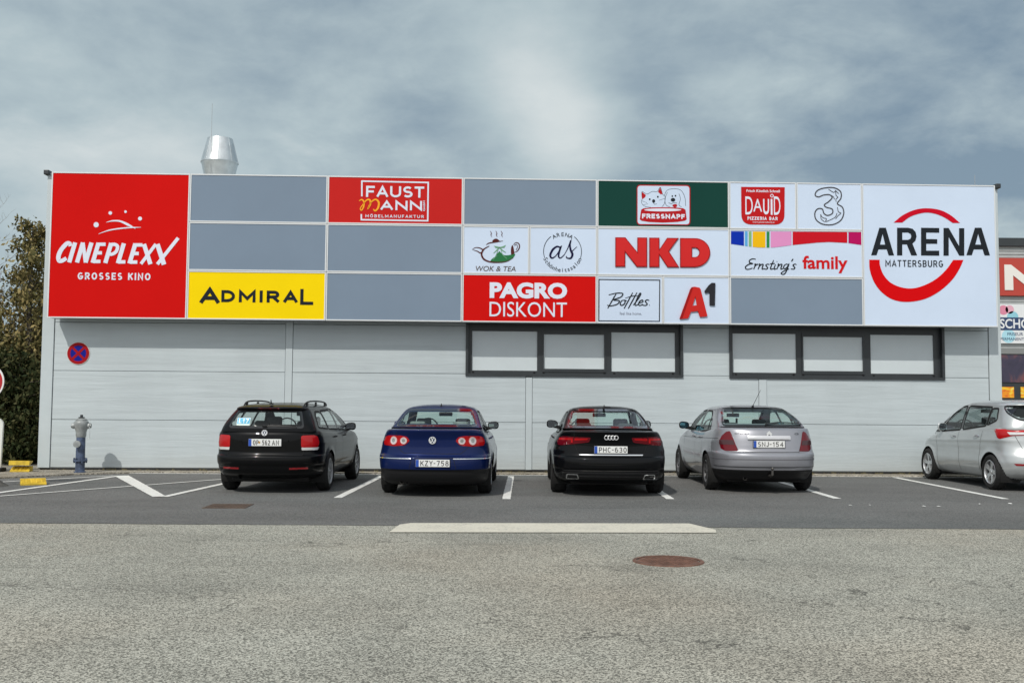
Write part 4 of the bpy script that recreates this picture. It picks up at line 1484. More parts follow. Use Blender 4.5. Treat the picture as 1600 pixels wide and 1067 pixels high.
    lo = catmull([(470, 233), (430, 207), (390, 191), (350, 185), (310, 191), (270, 206), (236, 231)], 6)
    FL(mb, Z4, [[tuple(p) for p in up] + [tuple(p) for p in lo]])
    mb.build('upper_arc', sm('arena_red', (.52, .006, .02)), o)
    mb = MB()
    up = catmull([(83, 403), (86, 450), (105, 505), (140, 552), (190, 586), (255, 598), (335, 586), (405, 551), (465, 498), (500, 446), (519, 404)], 6)
    lo = catmull([(472, 404), (440, 448), (395, 490), (340, 520), (285, 535), (230, 530), (180, 507), (148, 470), (133, 430), (131, 403)], 6)
    FL(mb, Z4, [[tuple(p) for p in up] + [tuple(p) for p in lo]])
    mb.build('lower_arc', sm('arena_bright_red', (.60, .004, .006)), o)


build_signs()

# ---------------------------------------------------------------- cars
def pchip(x, y, xi):
    x, y = np.asarray(x, float), np.asarray(y, float)
    h = np.diff(x)
    d = np.diff(y) / h
    m = np.zeros(len(x))
    m[0], m[-1] = d[0], d[-1]
    for i in range(1, len(x) - 1):
        if d[i - 1] * d[i] > 0:
            w1, w2 = 2 * h[i] + h[i - 1], h[i] + 2 * h[i - 1]
            m[i] = (w1 + w2) / (w1 / d[i - 1] + w2 / d[i])
    k = np.clip(np.searchsorted(x, xi) - 1, 0, len(x) - 2)
    t = (xi - x[k]) / h[k]
    t2, t3 = t * t, t * t * t
    return (2 * t3 - 3 * t2 + 1) * y[k] + (t3 - 2 * t2 + t) * h[k] * m[k] + (-2 * t3 + 3 * t2) * y[k + 1] + (t3 - t2) * h[k] * m[k + 1]


def sstep(x, a, b):
    t = np.clip((x - a) / (b - a), 0, 1)
    return t * t * (3 - 2 * t)


def in_poly(px, py, poly):
    poly = np.asarray(poly, float)
    ins = np.zeros(px.shape, bool)
    j = len(poly) - 1
    for i in range(len(poly)):
        xi, yi, xj, yj = poly[i][0], poly[i][1], poly[j][0], poly[j][1]
        c = ((yi > py) != (yj > py)) & (px < (xj - xi) * (py - yi) / (yj - yi + 1e-12) + xi)
        ins ^= c
        j = i
    return ins


class Shell:
    """a car skin lofted from horizontal slices; keys = (z, half width, rear y, front y, rear corner depth)"""
    def __init__(s, keys, warp, rows=80, K=(46, 150, 26), nr=2.7, nf=2.4, cf=.75):
        keys = np.array(keys, float)
        dd = np.abs(np.diff(keys[:, :3], axis=0)) * np.array([1, .8, .8])
        t = np.concatenate([[0], np.cumsum(np.linalg.norm(dd, axis=1) + .004)])
        ti = np.unique(np.concatenate([np.linspace(0, t[-1], rows), t]))
        q = [pchip(t, keys[:, c], ti) for c in range(5)]
        s.K = K
        H = np.zeros((len(ti), sum(K), 3))
        th = np.linspace(0, math.pi / 2, 500)
        for i in range(len(ti)):
            z, W, yr, yf, cr = (c[i] for c in q)
            ln = max(yf - yr, .02)
            cr = min(cr, ln * .48)
            c2 = min(cf, ln * .48)
            xa, ya = W * np.sin(th) ** (2 / nr), yr + cr * (1 - np.cos(th) ** (2 / nr))
            xb, yb = W * np.cos(th) ** (2 / nf), yf - c2 * (1 - np.sin(th) ** (2 / nf))

            def rs(x, y, n, end):
                l = np.concatenate([[0], np.cumsum(np.hypot(np.diff(x), np.diff(y)))])
                u = np.linspace(0, l[-1], n, endpoint=end)
                return np.interp(u, l, x), np.interp(u, l, y)
            x1, y1 = rs(xa, ya, K[0], False)
            y2 = np.linspace(yr + cr, yf - c2, K[1], endpoint=False)
            x3, y3 = rs(xb, yb, K[2], True)
            H[i, :, 0] = np.concatenate([x1, np.full(K[1], W), x3])
            H[i, :, 1] = np.concatenate([y1, y2, y3])
            H[i, :, 2] = z
        s.base_z = q[0]
        X, Y, Z = warp(H[..., 0], H[..., 1], H[..., 2])
        s.H = np.stack([X, Y, Z], -1)
        s.S = np.concatenate([np.zeros((len(ti), 1)), np.cumsum(np.hypot(np.diff(X, axis=1), np.diff(Y, axis=1)), axis=1)], 1)
        s.mid = np.array([0, H[..., 1].mean(), 0])
        s.n = len(ti)

    # faces of both halves; returns verts, faces, centre arrays
    def grid(s):
        n, k = s.n, sum(s.K)
        full = np.concatenate([s.H, (s.H * np.array([-1, 1, 1]))[:, -2:0:-1]], 1)
        m = full.shape[1]
        V = full.reshape(-1, 3)
        i = np.arange(n - 1)[:, None]
        j = np.arange(m)[None, :]
        j2 = (j + 1) % m
        F = np.stack([i * m + j, i * m + j2, (i + 1) * m + j2, (i + 1) * m + j], -1).reshape(-1, 4)
        S = np.concatenate([s.S, -s.S[:, -2:0:-1]], 1).reshape(-1)
        SF = S[F]
        SF = np.where((SF.max(1) - SF.min(1) > 2)[:, None], np.abs(SF), SF)
        return V, F, V[F].mean(1), SF.mean(1), m

    def row(s, t, a, mode):
        i = np.clip(np.floor(t).astype(int), 0, s.n - 2)
        f = (t - i)[:, None, None]
        P = s.H[i] * (1 - f) + s.H[i + 1] * f
        if mode == 's':
            f2 = (t - i)[:, None]
            Cc = s.S[i] * (1 - f2) + s.S[i + 1] * f2
        elif mode == 'y':
            Cc = P[..., 1]
        elif mode == 'x':
            P = P[:, :s.K[0] + 4]
            Cc = P[..., 0]
        else:                                    # 'f': arc length from the middle of the front
            f2 = (t - i)[:, None]
            Sq = s.S[i] * (1 - f2) + s.S[i + 1] * f2
            P = P[:, ::-1]
            Cc = (Sq[:, -1:] - Sq)[:, ::-1]
        Cc = np.maximum.accumulate(Cc, 1)
        k = np.clip((Cc < a[:, None]).sum(1) - 1, 0, P.shape[1] - 2)
        r = np.arange(len(a))
        c0, c1 = Cc[r, k], Cc[r, k + 1]
        g = np.clip((a - c0) / np.maximum(c1 - c0, 1e-9), -.5, 1.5)[:, None]
        return P[r, k] * (1 - g) + P[r, k + 1] * g

    def ev(s, A, Z, mode='s', side=1):
        A, Z = np.asarray(A, float), np.asarray(Z, float)
        if mode == 'y':
            sg, a = np.full(A.shape, float(side)), A
        else:
            sg, a = np.where(A < 0, -1.0, 1.0), np.abs(A)
        lo, hi = np.zeros(len(a)), np.full(len(a), s.n - 1.001)
        for _ in range(24):
            md = (lo + hi) / 2
            p = s.row(md, a, mode)
            b = p[:, 2] < Z
            lo, hi = np.where(b, md, lo), np.where(b, hi, md)
        t = (lo + hi) / 2
        p = s.row(t, a, mode)
        e = .012
        a2 = a + e
        pa, pb = s.row(t, a2, mode), s.row(t, np.maximum(a - e, 0 if mode != 'y' else -9), mode)
        pt, pu = s.row(np.minimum(t + .5, s.n - 1.001), a, mode), s.row(np.maximum(t - .5, 0), a, mode)
        nn = np.cross(pa - pb, pt - pu)
        nn /= np.linalg.norm(nn, axis=1)[:, None] + 1e-12
        out = p - s.mid
        out[:, 2] = 0
        nn *= np.where((nn * out).sum(1) < 0, -1, 1)[:, None]
        p = p * np.stack([sg, np.ones_like(sg), np.ones_like(sg)], 1)
        nn = nn * np.stack([sg, np.ones_like(sg), np.ones_like(sg)], 1)
        return p, nn


class Car:
    def __init__(s, name, label, loc, hd, spec):
        s.root = thing(name, label, 'car', loc, -R(hd), 'cars parked nose to the wall')
        s.sp = spec
        L = spec['L']
        tr, tf = spec.get('tr', .05), spec.get('tf', .12)
        drop, d0, d1 = spec.get('drop', .08), spec.get('d0', .3), spec.get('d1', 1.4)
        zd = spec.get('zd', 1.0)
        yp, rc = spec.get('yp', 2.2), spec.get('roof_curve', .02)
        wh = spec['wheels']
        ra = spec['ra']

        def warp(X, Y, Z):
            f = 1 - tr * np.clip((1.5 - Y) / 1.5, 0, 1) ** 2 - tf * np.clip((Y - (L - 1.7)) / 1.7, 0, 1) ** 2
            Xn = X * f
            w = np.clip((Z - .62) / (zd - .62), 0, 1)
            up = np.clip((Z - zd) / (spec['ztop'] - zd), 0, 1)
            Zn = Z - drop * sstep(Y, d0, d1) * w * (1 - up) - rc * (Y - yp) ** 2 * up ** 2
            for yw, zw in wh:                                      # flared arches
                r = np.hypot(Y - yw, Z - zw)
                g = np.exp(-((r - ra) / .055) ** 2) * np.clip((np.abs(X) - .5) / .2, 0, 1) * (Z > .12) * (Z < .9)
                Xn = Xn + spec.get('flare', .012) * g * np.sign(X)
            bl, bz = spec.get('crease', (0, .7))                   # shoulder crease along the flanks
            Xn = Xn + bl * np.exp(-((Z - bz) / .03) ** 2) * np.sign(X) * np.clip((np.abs(X) - .5) / .3, 0, 1)
            return Xn, Y, Zn
        s.warp = warp
        s.lo = Shell(spec['lower'], warp, 90, nr=spec.get('nr', 2.7))
        s.up = Shell(spec['upper'], warp, 64, (44, 130, 44), nr=spec.get('nru', 3.2), nf=2.8, cf=spec.get('cfu', .4))
        s.build_skin()

    # ---- body skin with openings, split into panels
    def build_skin(s):
        sp = s.sp
        paint = sp['paint']
        groups = {}
        V, F, Cn, S, m = s.lo.grid()
        keep = np.ones(len(F), bool)
        for yw, zw in sp['wheels']:
            keep &= ~((np.abs(Cn[:, 0]) > .45) & (np.hypot(Cn[:, 1] - yw, Cn[:, 2] - zw) < sp['ra']))
        # snap arch edges to the circle
        Vs = V.copy()
        used_in, used_out = np.zeros(len(V), bool), np.zeros(len(V), bool)
        used_in[F[keep].reshape(-1)] = True
        used_out[F[~keep].reshape(-1)] = True
        edge = used_in & used_out
        for yw, zw in sp['wheels']:
            d = np.hypot(V[:, 1] - yw, V[:, 2] - zw)
            e = edge & (np.abs(d - sp['ra']) < .08)
            Vs[e, 1] = yw + (V[e, 1] - yw) / d[e] * sp['ra']
            Vs[e, 2] = zw + (V[e, 2] - zw) / d[e] * sp['ra']
        y, z, ax = Cn[:, 1], Cn[:, 2], np.abs(Cn[:, 0])
        lab = np.full(len(F), 'body', dtype=object)
        hi = s.lo.base_z.max() - .02
        for nm, y0, y1 in sp['doors']:
            for sd in (1, -1):
                k = (Cn[:, 0] * sd > .5) & (y > y0) & (y < y1) & (z > .24) & (z < .985)
                lab[k] = nm + ('R' if sd > 0 else 'L')
        if 'bumper_z' in sp:
            k = (z < sp['bumper_z']) & (y < sp['wheels'][0][0]) & (z > .1)
            lab[k] = 'rear_bumper'
        if 'valance_z' in sp:
            k = (z < sp['valance_z']) & (y < sp['wheels'][0][0])
            lab[k] = 'bumper_valance'
        if 'lid' in sp:
            k = in_poly(S, z, sp['lid']) & (y < .75)
            lab[k] = sp['lid_name']
        for nm in set(lab[keep]):
            groups[nm] = [(Vs, F[(lab == nm) & keep])]
        # upper shell with window openings
        V, F, Cn, S, m = s.up.grid()
        keep = np.ones(len(F), bool)
        for kind, poly, _ in sp['glass']:
            P = np.array(poly)
            c = P.mean(0)
            q = c + (P - c) * (1 - .030 / np.maximum(np.abs(P - c).max(0), .05))
            if kind == 'y':
                for sd in (1, -1):
                    keep &= ~(in_poly(Cn[:, 1], Cn[:, 2], q) & (Cn[:, 0] * sd > .1) & (np.abs(S) > .3))
            elif kind == 's':
                keep &= ~(in_poly(S, Cn[:, 2], q) & (Cn[:, 1] < 2.2))
            else:
                tot = s.up.S[:, -1].mean()
                keep &= ~((Cn[:, 1] > 1.9) & (np.abs(Cn[:, 0]) < q[:, 0].max() * 1.0) & (Cn[:, 2] > q[:, 1].min()) & (Cn[:, 2] < q[:, 1].max()) & (Cn[:, 1] > np.interp(Cn[:, 2], [.9, 1.5], [2.4, 1.9])) & (np.abs(Cn[:, 0]) < np.interp(Cn[:, 2], [q[:, 1].min(), q[:, 1].max()], [q[:, 0].max(), q[:, 0].max() * .88])))
        groups['body'].append((V, F[keep]))
        rowz = s.up.base_z
        for nm, parts in groups.items():
            vv, ff, off = [], [], 0
            for Vx, Fx in parts:
                u, inv = np.unique(Fx, return_inverse=True)
                vv.append(Vx[u])
                ff.append(inv.reshape(Fx.shape) + off)
                off += len(u)
            vv, ff = np.concatenate(vv), np.concatenate(ff)
            name = nm[:-1] if nm.endswith(('R', 'L')) and nm[:-1] in [d[0] for d in sp['doors']] else nm
            name = name.split('#')[0]
            mt = M['black'] if nm == 'bumper_valance' else paint
            o = s.mesh_np(name, vv, ff, mt)
            if nm not in ('body',):
                s.__dict__.setdefault('parts', {})[nm] = o
            else:
                s.body = o
        # caps: deck closing inside, floor, dark liner under the cabin
        rim = s.up.H[2]
        rim = np.concatenate([rim, (rim * np.array([-1, 1, 1]))[-2:0:-1]])
        zc = s.lo.H[-1, :, 2].max()
        inner = [(p[0] * .97, p[1], s.sp.get('shelf_z', None) or p[2]) for p in rim]
        yc = rim[:, 1].mean()
        n = len(inner)
        zz = sp['shelf']
        v = [(0, yc, float(np.interp(yc, zz[0], zz[1])))] + [(p[0], p[1], float(np.interp(p[1], zz[0], zz[1]))) for p in inner]
        mesh('interior_floor', v, [(0, i + 1, (i + 1) % n + 1) for i in range(n)], M['cabin'], s.root)
        mb = MB()
        L = sp['L']
        mb.rbox(-.62, .62, .45, L - .5, .17, .60, .03, 1)
        w = sp['W']
        for yw, zw in sp['wheels']:
            pass
        mb.build('underbody', M['under'], s.root)
        for yw, zw in sp['wheels']:
            for sd in (1, -1):
                r = sp['ra'] + .004
                prof = [(r, .52), (r, w - .045)]
                v, f = [], []
                na = 26
                for k in range(na + 1):
                    a = R(-28 + 236 * k / na)
                    for rr, xx in ((r * .2, .50), (r, .50), (r, w - .03)):
                        v.append((sd * xx, yw + rr * math.cos(a), zw + rr * math.sin(a)))
                for k in range(na):
                    for c in range(2):
                        f.append((k * 3 + c, k * 3 + c + 1, (k + 1) * 3 + c + 1, (k + 1) * 3 + c))
                mesh('wheel_arch', v, f, M['under'], s.root)

    def mesh_np(s, name, v, f, m, parent=None):
        me = bpy.data.meshes.new(name)
        me.vertices.add(len(v))
        me.vertices.foreach_set('co', np.asarray(v, np.float32).reshape(-1))
        me.loops.add(f.size)
        me.loops.foreach_set('vertex_index', f.reshape(-1).astype(np.int32))
        me.polygons.add(len(f))
        me.polygons.foreach_set('loop_start', np.arange(0, f.size, 4, dtype=np.int32))
        me.polygons.foreach_set('use_smooth', np.ones(len(f), bool))
        me.materials.append(m)
        me.update(calc_edges=True)
        me.validate()
        return link(bpy.data.objects.new(name, me), parent or s.root)

    # ---- conforming patches
    def patch(s, name, poly, m, mode='s', side=1, shell='lo', off=.003, thick=.006, res=.03, parent=None, dome=0.0, hole=None):
        sh = s.lo if shell == 'lo' else s.up

        def dense(pl):
            o = []
            for i in range(len(pl)):
                a, b = np.array(pl[i], float), np.array(pl[(i + 1) % len(pl)], float)
                k = max(1, int(np.linalg.norm(b - a) / (res * .8)))
                o += [tuple(a + (b - a) * j / k) for j in range(k)]
            return o
        o = dense(poly)
        loops = [o]
        if hole is not None:
            loops.append(dense(hole))
        a = np.array(o)
        lo, hi = a.min(0), a.max(0)
        pts = [p for l in loops for p in l]
        gx, gz = np.meshgrid(np.arange(lo[0] + res / 2, hi[0], res), np.arange(lo[1] + res / 2, hi[1], res))
        gx, gz = gx.ravel(), gz.ravel()
        k = in_poly(gx, gz, a)
        if hole is not None:
            k &= ~in_poly(gx, gz, np.array(loops[1]))
        allp = np.array(pts)
        if k.any():
            g = np.stack([gx[k], gz[k]], 1)
            d = np.sqrt(((g[:, None] - allp[None]) ** 2).sum(-1)).min(1)
            g = g[d > res * .4]
            allp = np.concatenate([allp, g])
        edges, base = [], 0
        for l in loops:
            edges += [(base + i, base + (i + 1) % len(l)) for i in range(len(l))]
            base += len(l)
        r = delaunay_2d_cdt([Vector(p) for p in allp], edges, [], 0, 1e-6)
        P2 = np.array([v[:] for v in r[0]])
        T = np.array([t[:] for t in r[2]])
        c = P2[T].mean(1)
        ok = in_poly(c[:, 0], c[:, 1], a)
        if hole is not None:
            ok &= ~in_poly(c[:, 0], c[:, 1], np.array(loops[1]))
        T = T[ok]
        p, n = sh.ev(P2[:, 0], P2[:, 1], mode, side)
        nb = sum(len(l) for l in loops)
        h = np.full(len(P2), off)
        if dome:
            d = np.sqrt(((P2[:, None] - np.array(pts)[None]) ** 2).sum(-1)).min(1)
            h = off + dome * (1 - np.exp(-d / .03))
        fr = p + n * h[:, None]
        # orient
        tn = np.cross(fr[T[:, 1]] - fr[T[:, 0]], fr[T[:, 2]] - fr[T[:, 0]])
        flip = (tn * n[T[:, 0]]).sum(1) < 0
        T[flip] = T[flip][:, ::-1]
        v = [tuple(q) for q in fr]
        f = [tuple(t) for t in T]
        sm = [True] * len(f)
        if thick > 0:
            em = {}
            for t in T:
                for i in range(3):
                    e = (t[i], t[(i + 1) % 3])
                    em[e] = em.get(e, 0) + 1
            bd = [e for e in em if (e[1], e[0]) not in em]
            idx = {}
            for e in bd:
                for q in e:
                    if q not in idx:
                        idx[q] = len(v)
                        v.append(tuple(fr[q]))
                        v.append(tuple(fr[q] - n[q] * thick))
            for a0, b0 in bd:
                f.append((idx[b0], idx[a0], idx[a0] + 1, idx[b0] + 1))
                sm.append(False)
        me = bpy.data.meshes.new(name)
        me.from_pydata([tuple(map(float, q)) for q in v], [], [tuple(int(i) for i in q) for q in f])
        me.polygons.foreach_set('use_smooth', sm)
        me.materials.append(m)
        me.update()
        return link(bpy.data.objects.new(name, me), parent or s.root)

    def strip(s, name, path, w, m, mode='s', side=1, shell='lo', off=.0025, closed=False, parent=None, res=.025, smooth=False, mb=None):
        p = [tuple(q) for q in (catmull(path, 8, closed) if smooth else path)]
        d = []
        n = len(p)
        for i in range(n if closed else n - 1):
            a, b = np.array(p[i], float), np.array(p[(i + 1) % n], float)
            k = max(1, int(np.linalg.norm(b - a) / res))
            d += [a + (b - a) * j / k for j in range(k)]
        if not closed:
            d.append(np.array(p[-1], float))
        L, Q = ribbon(d, w, closed)
        sh = s.lo if shell == 'lo' else s.up
        A = np.array(L + Q)
        P, nn = sh.ev(A[:, 0], A[:, 1], mode, side)
        P = P + nn * off
        k = len(L)
        f = [(i, (i + 1) % k, k + (i + 1) % k, k + i) for i in range(k if closed else k - 1)]
        if mb is not None:
            mb.add(P, f)
            return None
        return mesh(name, P, f, m, parent or s.root, False, True)

    def seams(s, jobs, w=.007):
        """dark shut lines, one mesh"""
        mb = MB()
        for path, mode, side, shell in jobs:
            s.strip('shut_line', path, w, M['seam'], mode, side, shell, .0022, mb=mb)
        o = mesh('shut_line', mb.v, mb.f, M['seam'], s.root, False, True)
        return o

    # ---- glass, rubber, mirrors, wheels, plates
    def glazing(s, glass, frame_w=.030):
        for kind, poly, nm in s.sp['glass']:
            if kind == 'y':
                for sd in (1, -1):
                    w = s.patch(nm, poly, glass, 'y', sd, 'up', .001, 0, .05)
                    s.strip('window_rubber', poly, frame_w, M['rubber'], 'y', sd, 'up', .003, True, parent=w, res=.03)
            elif kind == 's':
                w = s.patch(nm, poly, glass, 's', 1, 'up', .001, 0, .05)
                s.strip('window_rubber', poly, frame_w, M['gloss_black'], 's', 1, 'up', .003, True, parent=w, res=.03)
            else:
                w = s.patch(nm, poly, glass, 'f', 1, 'up', .001, 0, .06)
                s.strip('window_rubber', poly, .06, M['rubber'], 'f', 1, 'up', .003, True, parent=w, res=.03)

    def wheels(s, rim, spokes=5, style='spoke'):
        sp = s.sp
        Rt, wd, Rr = sp['tyre']
        for i, (yw, zw) in enumerate(sp['wheels']):
            for sd in (1, -1):
                tk = sp['track']
                w = thing_child('wheel', s.root, (sd * tk, yw, Rt - .004))
                w.rotation_euler = (0, 0, 0 if sd > 0 else math.pi)
                h = wd / 2
                prof = [(Rr, -h + .01), (Rr + .02, -h), (Rt - .045, -h - .004), (Rt - .015, -h + .02), (Rt - .002, -h + .05)]
                prof += [(Rt, -h * .45), (Rt - .008, -h * .43), (Rt - .008, -h * .37), (Rt, -h * .35), (Rt, h * .35), (Rt - .008, h * .37), (Rt - .008, h * .43), (Rt, h * .45)]
                prof += [(Rt - .002, h - .05), (Rt - .015, h - .02), (Rt - .045, h + .004), (Rr + .02, h), (Rr, h - .01)]
                MB().lathe(prof, 48, 'X').build('tyre', M['rubber'], w, True, 40)
                rm = MB()
                rm.lathe([(Rr + .003, h - .012), (Rr - .012, h - .004), (Rr - .022, h - .02), (Rr - .03, h - .09), (Rr - .03, -h + .02)], 40, 'X')
                rm.lathe([(0, h - .022), (.028, h - .022), (.034, h - .03), (.07, h - .036), (.075, h - .07)], 24, 'X')
                n = spokes
                for k in range(n):
                    a = 2 * math.pi * k / n + .3 * i
                    offs = (-.17, .17) if style == 'twin' else (0,)
                    for da in offs:
                        aa = a + da * .9
                        wi, wo = (.017, .020) if style == 'twin' else ((.030, .034) if n <= 6 else (.016, .022))
                        r0, r1 = .05, Rr - .018
                        ca, sa = math.cos(aa), math.sin(aa)
                        pts = []
                        for rr, ww, xx in ((r0, wi, h - .034), (r1, wo, h - .022), (r1, wo, h - .06), (r0, wi, h - .08)):
                            for q in (-1, 1):
                                pts.append((xx, rr * ca - q * ww * sa, rr * sa + q * ww * ca))
                        rm.add(pts, [(0, 1, 3, 2), (2, 3, 5, 4), (4, 5, 7, 6), (0, 2, 4, 6), (1, 7, 5, 3)])
                rm.build('rim', rim, w, True, 25)
                MB().lathe([(0, h - .10), (Rr - .035, h - .10)], 32, 'X').lathe([(.05, h - .085), (.14, h - .085), (.14, h - .095)], 24, 'X').build('brake_disc', M['brake'], w)

    def plate(s, x, z, y, tilt, groups, band=True, w=.52, h=.112, country=None, lean=0.0):
        """groups = [(text, x0, x1)] across 0..1 of the plate"""
        pl = thing_child('number_plate', s.root, (x, y, z))
        pl.rotation_euler = (tilt, 0, lean)
        MB().rbox(-w / 2, w / 2, 0, .012, -h / 2, h / 2, .004, 1).build('plate_board', M['plate_white'], pl)
        MB().rbox(-w / 2 - .008, w / 2 + .008, .004, .018, -h / 2 - .008, h / 2 + .006, .005, 1).build('plate_holder', M['black'], pl)
        if band:
            MB().box(-w / 2 + .002, -w / 2 + .048, -.0012, 0.002, -h / 2 + .002, h / 2 - .002).build('euro_band', M['plate_blue'], pl)
        mb = MB()
        for t, a, b in groups:
            sans_in(mb, t, -w / 2 + a * w, -w / 2 + b * w, -.040, .040, -.0012, .135, t=.001)
        mb.build('lettering', M['plate_black'], pl)
        return pl

    def mirror(s, side, x, y, z, m, w=.20, h=.135, d=.11, glass_m=None):
        mi = thing_child('wing_mirror', s.root, (side * x, y, z))
        b = bmesh.new()
        bmesh.ops.create_uvsphere(b, u_segments=24, v_segments=16, radius=.5)
        for v in b.verts:
            c = v.co
            c.x, c.y, c.z = [math.copysign(abs(q * 2) ** .72, q) / 2 for q in c]
            c.x *= w
            c.z *= h * (1 + .25 * (c.x * side / w))
            c.y *= d * (1.0 if c.y > 0 else .45)
            c.y -= c.x * side * .18
        from_bm('mirror_shell', b, m, mi, True)
        MB().tube([(-side * .03, .015, -h * .30), (-side * (w * .5), .02, -h * .40), (-side * (w * .5 + .09), .03, -h * .46)], [.034, .03, .034], 10).build('mirror_arm', M['black'], mi, True)
        b = bmesh.new()
        bmesh.ops.create_circle(b, cap_ends=True, segments=28, radius=.5)
        for v in b.verts:
            c = v.co.copy()
            cx = math.copysign(abs(c.x * 2) ** .75, c.x) / 2
            cz = math.copysign(abs(c.y * 2) ** .75, c.y) / 2
            v.co = (cx * w * .84, -d * .235 - cx * w * .84 * side * .18 * 1.0, cz * h * .84 * (1 + .2 * cx * side))
        from_bm('mirror_glass', b, glass_m or M['mirror_glass'], mi)
        return mi

    def handle(s, y, z, side, m, w=.19, parent=None):
        P, nn = s.lo.ev([y - w / 2, y - w * .3, y, y + w * .3, y + w / 2], [z] * 5, 'y', side)
        o = np.array([0.004, .026, .032, .026, .004])[:, None]
        pts = P + nn * o
        MB().tube([tuple(q) for q in pts], [.010, .013, .014, .013, .010], 8).build('door_handle', m, parent or s.root, True)

    def seats(s, yfr, ztop, xw=.34, rear_y=None, rear_z=None, m=None):
        m = m or M['seat']
        for sd in (1, -1):
            st = MB().rbox(sd * xw - .24, sd * xw + .24, yfr, yfr + .13, .55, ztop - .12, .05, 3).build('seat', m, s.root, True, 50)
            hb = MB().rbox(sd * xw - .13, sd * xw + .13, yfr + .0, yfr + .10, ztop - .14, ztop + .07, .04, 3)
            hb.tube([(sd * xw - .06, yfr + .05, ztop - .2), (sd * xw - .06, yfr + .05, ztop - .1)], .008, 6).tube([(sd * xw + .06, yfr + .05, ztop - .2), (sd * xw + .06, yfr + .05, ztop - .1)], .008, 6)
            hb.build('headrest', m, st, True, 50)
        if rear_y:
            st = MB().rbox(-.62, .62, rear_y, rear_y + .12, .5, rear_z - .10, .05, 3).build('rear_bench', m, s.root, True, 50)
            for x in (-.36, .36):
                MB().rbox(x - .13, x + .13, rear_y, rear_y + .09, rear_z - .12, rear_z + .03, .035, 3).build('headrest', m, st, True, 50)
        yd = s.sp['dash_y']
        MB().rbox(-.64, .64, yd, yd + .35, .7, s.sp['dash_z'], .05, 2).build('dashboard', M['cabin'], s.root, True, 50)
        sw = MB()
        a = [( -.34 + .185 * math.cos(t), yd - .14 + .06 * math.sin(t), s.sp['dash_z'] - .02 + .18 * math.sin(t)) for t in np.linspace(0, 2 * math.pi, 25)]
        sw.tube(a, .014, 8, False).rbox(-.40, -.28, yd - .16, yd - .12, s.sp['dash_z'] - .07, s.sp['dash_z'] + .03, .015, 2)
        sw.build('steering_wheel', M['cabin'], s.root, True)
        MB().rbox(-.12, .12, s.sp['mir_y'], s.sp['mir_y'] + .03, s.sp['mir_z'] - .035, s.sp['mir_z'] + .035, .012, 2).tube([(0, s.sp['mir_y'] + .02, s.sp['mir_z'] + .02), (0, s.sp['mir_y'] + .06, s.sp['mir_z'] + .10)], .012, 6).build('rear_view_mirror', M['cabin'], s.root, True)

    def conform(s, mb):
        v = np.array(mb.v)
        p, n = s.lo.ev(v[:, 0], v[:, 2], 's')
        mb.v = [tuple(q) for q in p + n * (.002 - v[:, 1:2])]

    def on(s, a, z, mode='s', side=1, shell='lo', off=0.0):
        p, n = (s.lo if shell == 'lo' else s.up).ev([a], [z], mode, side)
        return p[0] + n[0] * off, n[0]


def thing_child(name, parent, loc):
    o = bpy.data.objects.new(name, None)
    o.empty_display_size = .1
    o.location = loc
    return link(o, parent)


def mirror_poly(p):
    return [(-a, z) for a, z in reversed(p)]


def car_paint(name, col, metal=0.0, rough=.3, dirt=.30, coat=.75):
    m, g, p = new_mat(name)
    tc = g.n('ShaderNodeTexCoord').outputs['Object']
    n = g.noise(tc, 3.0, 6, .65)
    v = g.vmath('SCALE', col)
    g.L.new(g.smooth(n, .3, .7, .96, 1.04), v.node.inputs[3])
    sep = g.n('ShaderNodeSeparateXYZ', i_0=tc)
    dust = g.math('MULTIPLY', g.smooth(sep.outputs[2], .75, .25, 0, 1), g.smooth(g.noise(tc, 9, 6, .7), .35, .75, .05, .35))
    col2 = g.mix(g.math('MULTIPLY', dust, dirt), v, (.16, .15, .13, 1))
    g.put(p.inputs['Base Color'], col2)
    p.inputs['Metallic'].default_value = metal
    p.inputs['Roughness'].default_value = rough
    p.inputs['Specular IOR Level'].default_value = .06
    p.inputs['Coat Weight'].default_value = coat
    p.inputs['Coat IOR'].default_value = 1.42
    p.inputs['Coat Roughness'].default_value = .03
    return m


M['cabin'] = pmat('cabin_plastic', (.035, .037, .04), .8)
M['seat'] = pmat('seat_fabric', (.045, .048, .052), .9, vary=.2, vscale=20)
M['seat_light'] = pmat('seat_grey', (.20, .21, .21), .85, vary=.15, vscale=14)
M['under'] = pmat('under_black', (.010, .010, .010), .95)
M['seam'] = pmat('shut_gap', (.006, .006, .006), .9)
M['gloss_black'] = pmat('gloss_black_trim', (.010, .010, .011), .12, coat=.6)
M['brake'] = pmat('brake_steel', (.10, .095, .09), .5, .6)
M['plate_white'] = pmat('plate_white', (.70, .71, .70), .35)
M['plate_blue'] = pmat('plate_blue', (.015, .07, .38), .35)
M['plate_black'] = pmat('plate_black', (.02, .02, .02), .4)
M['mirror_glass'] = pmat('mirror_silver', (.75, .80, .84), .02, 1.0)
M['mirror_sky_tint'] = pmat('mirror_sky_tint', (.28, .55, .70), .03, 1.0)  # blue of the reflected sky put into the mirror colour
M['lamp_red'] = pmat('lamp_red', (.40, .006, .008), .12, coat=.5, spec=.2)
M['lamp_deep'] = pmat('lamp_deep_red', (.12, .003, .008), .12, coat=.5, spec=.2)
M['lamp_smoke'] = pmat('lamp_smoke', (.060, .022, .025), .12, coat=.5, spec=.2)
M['lamp_clear'] = pmat('lamp_clear', (.62, .62, .62), .12, .2, coat=1.0)
M['lamp_grey'] = pmat('lamp_grey', (.30, .29, .28), .12, .3, coat=1.0)
M['lamp_pink'] = pmat('lamp_pale_red', (.70, .42, .42), .12, coat=1.0)
M['reflector'] = pmat('reflector_red', (.24, .008, .012), .2, coat=.6)
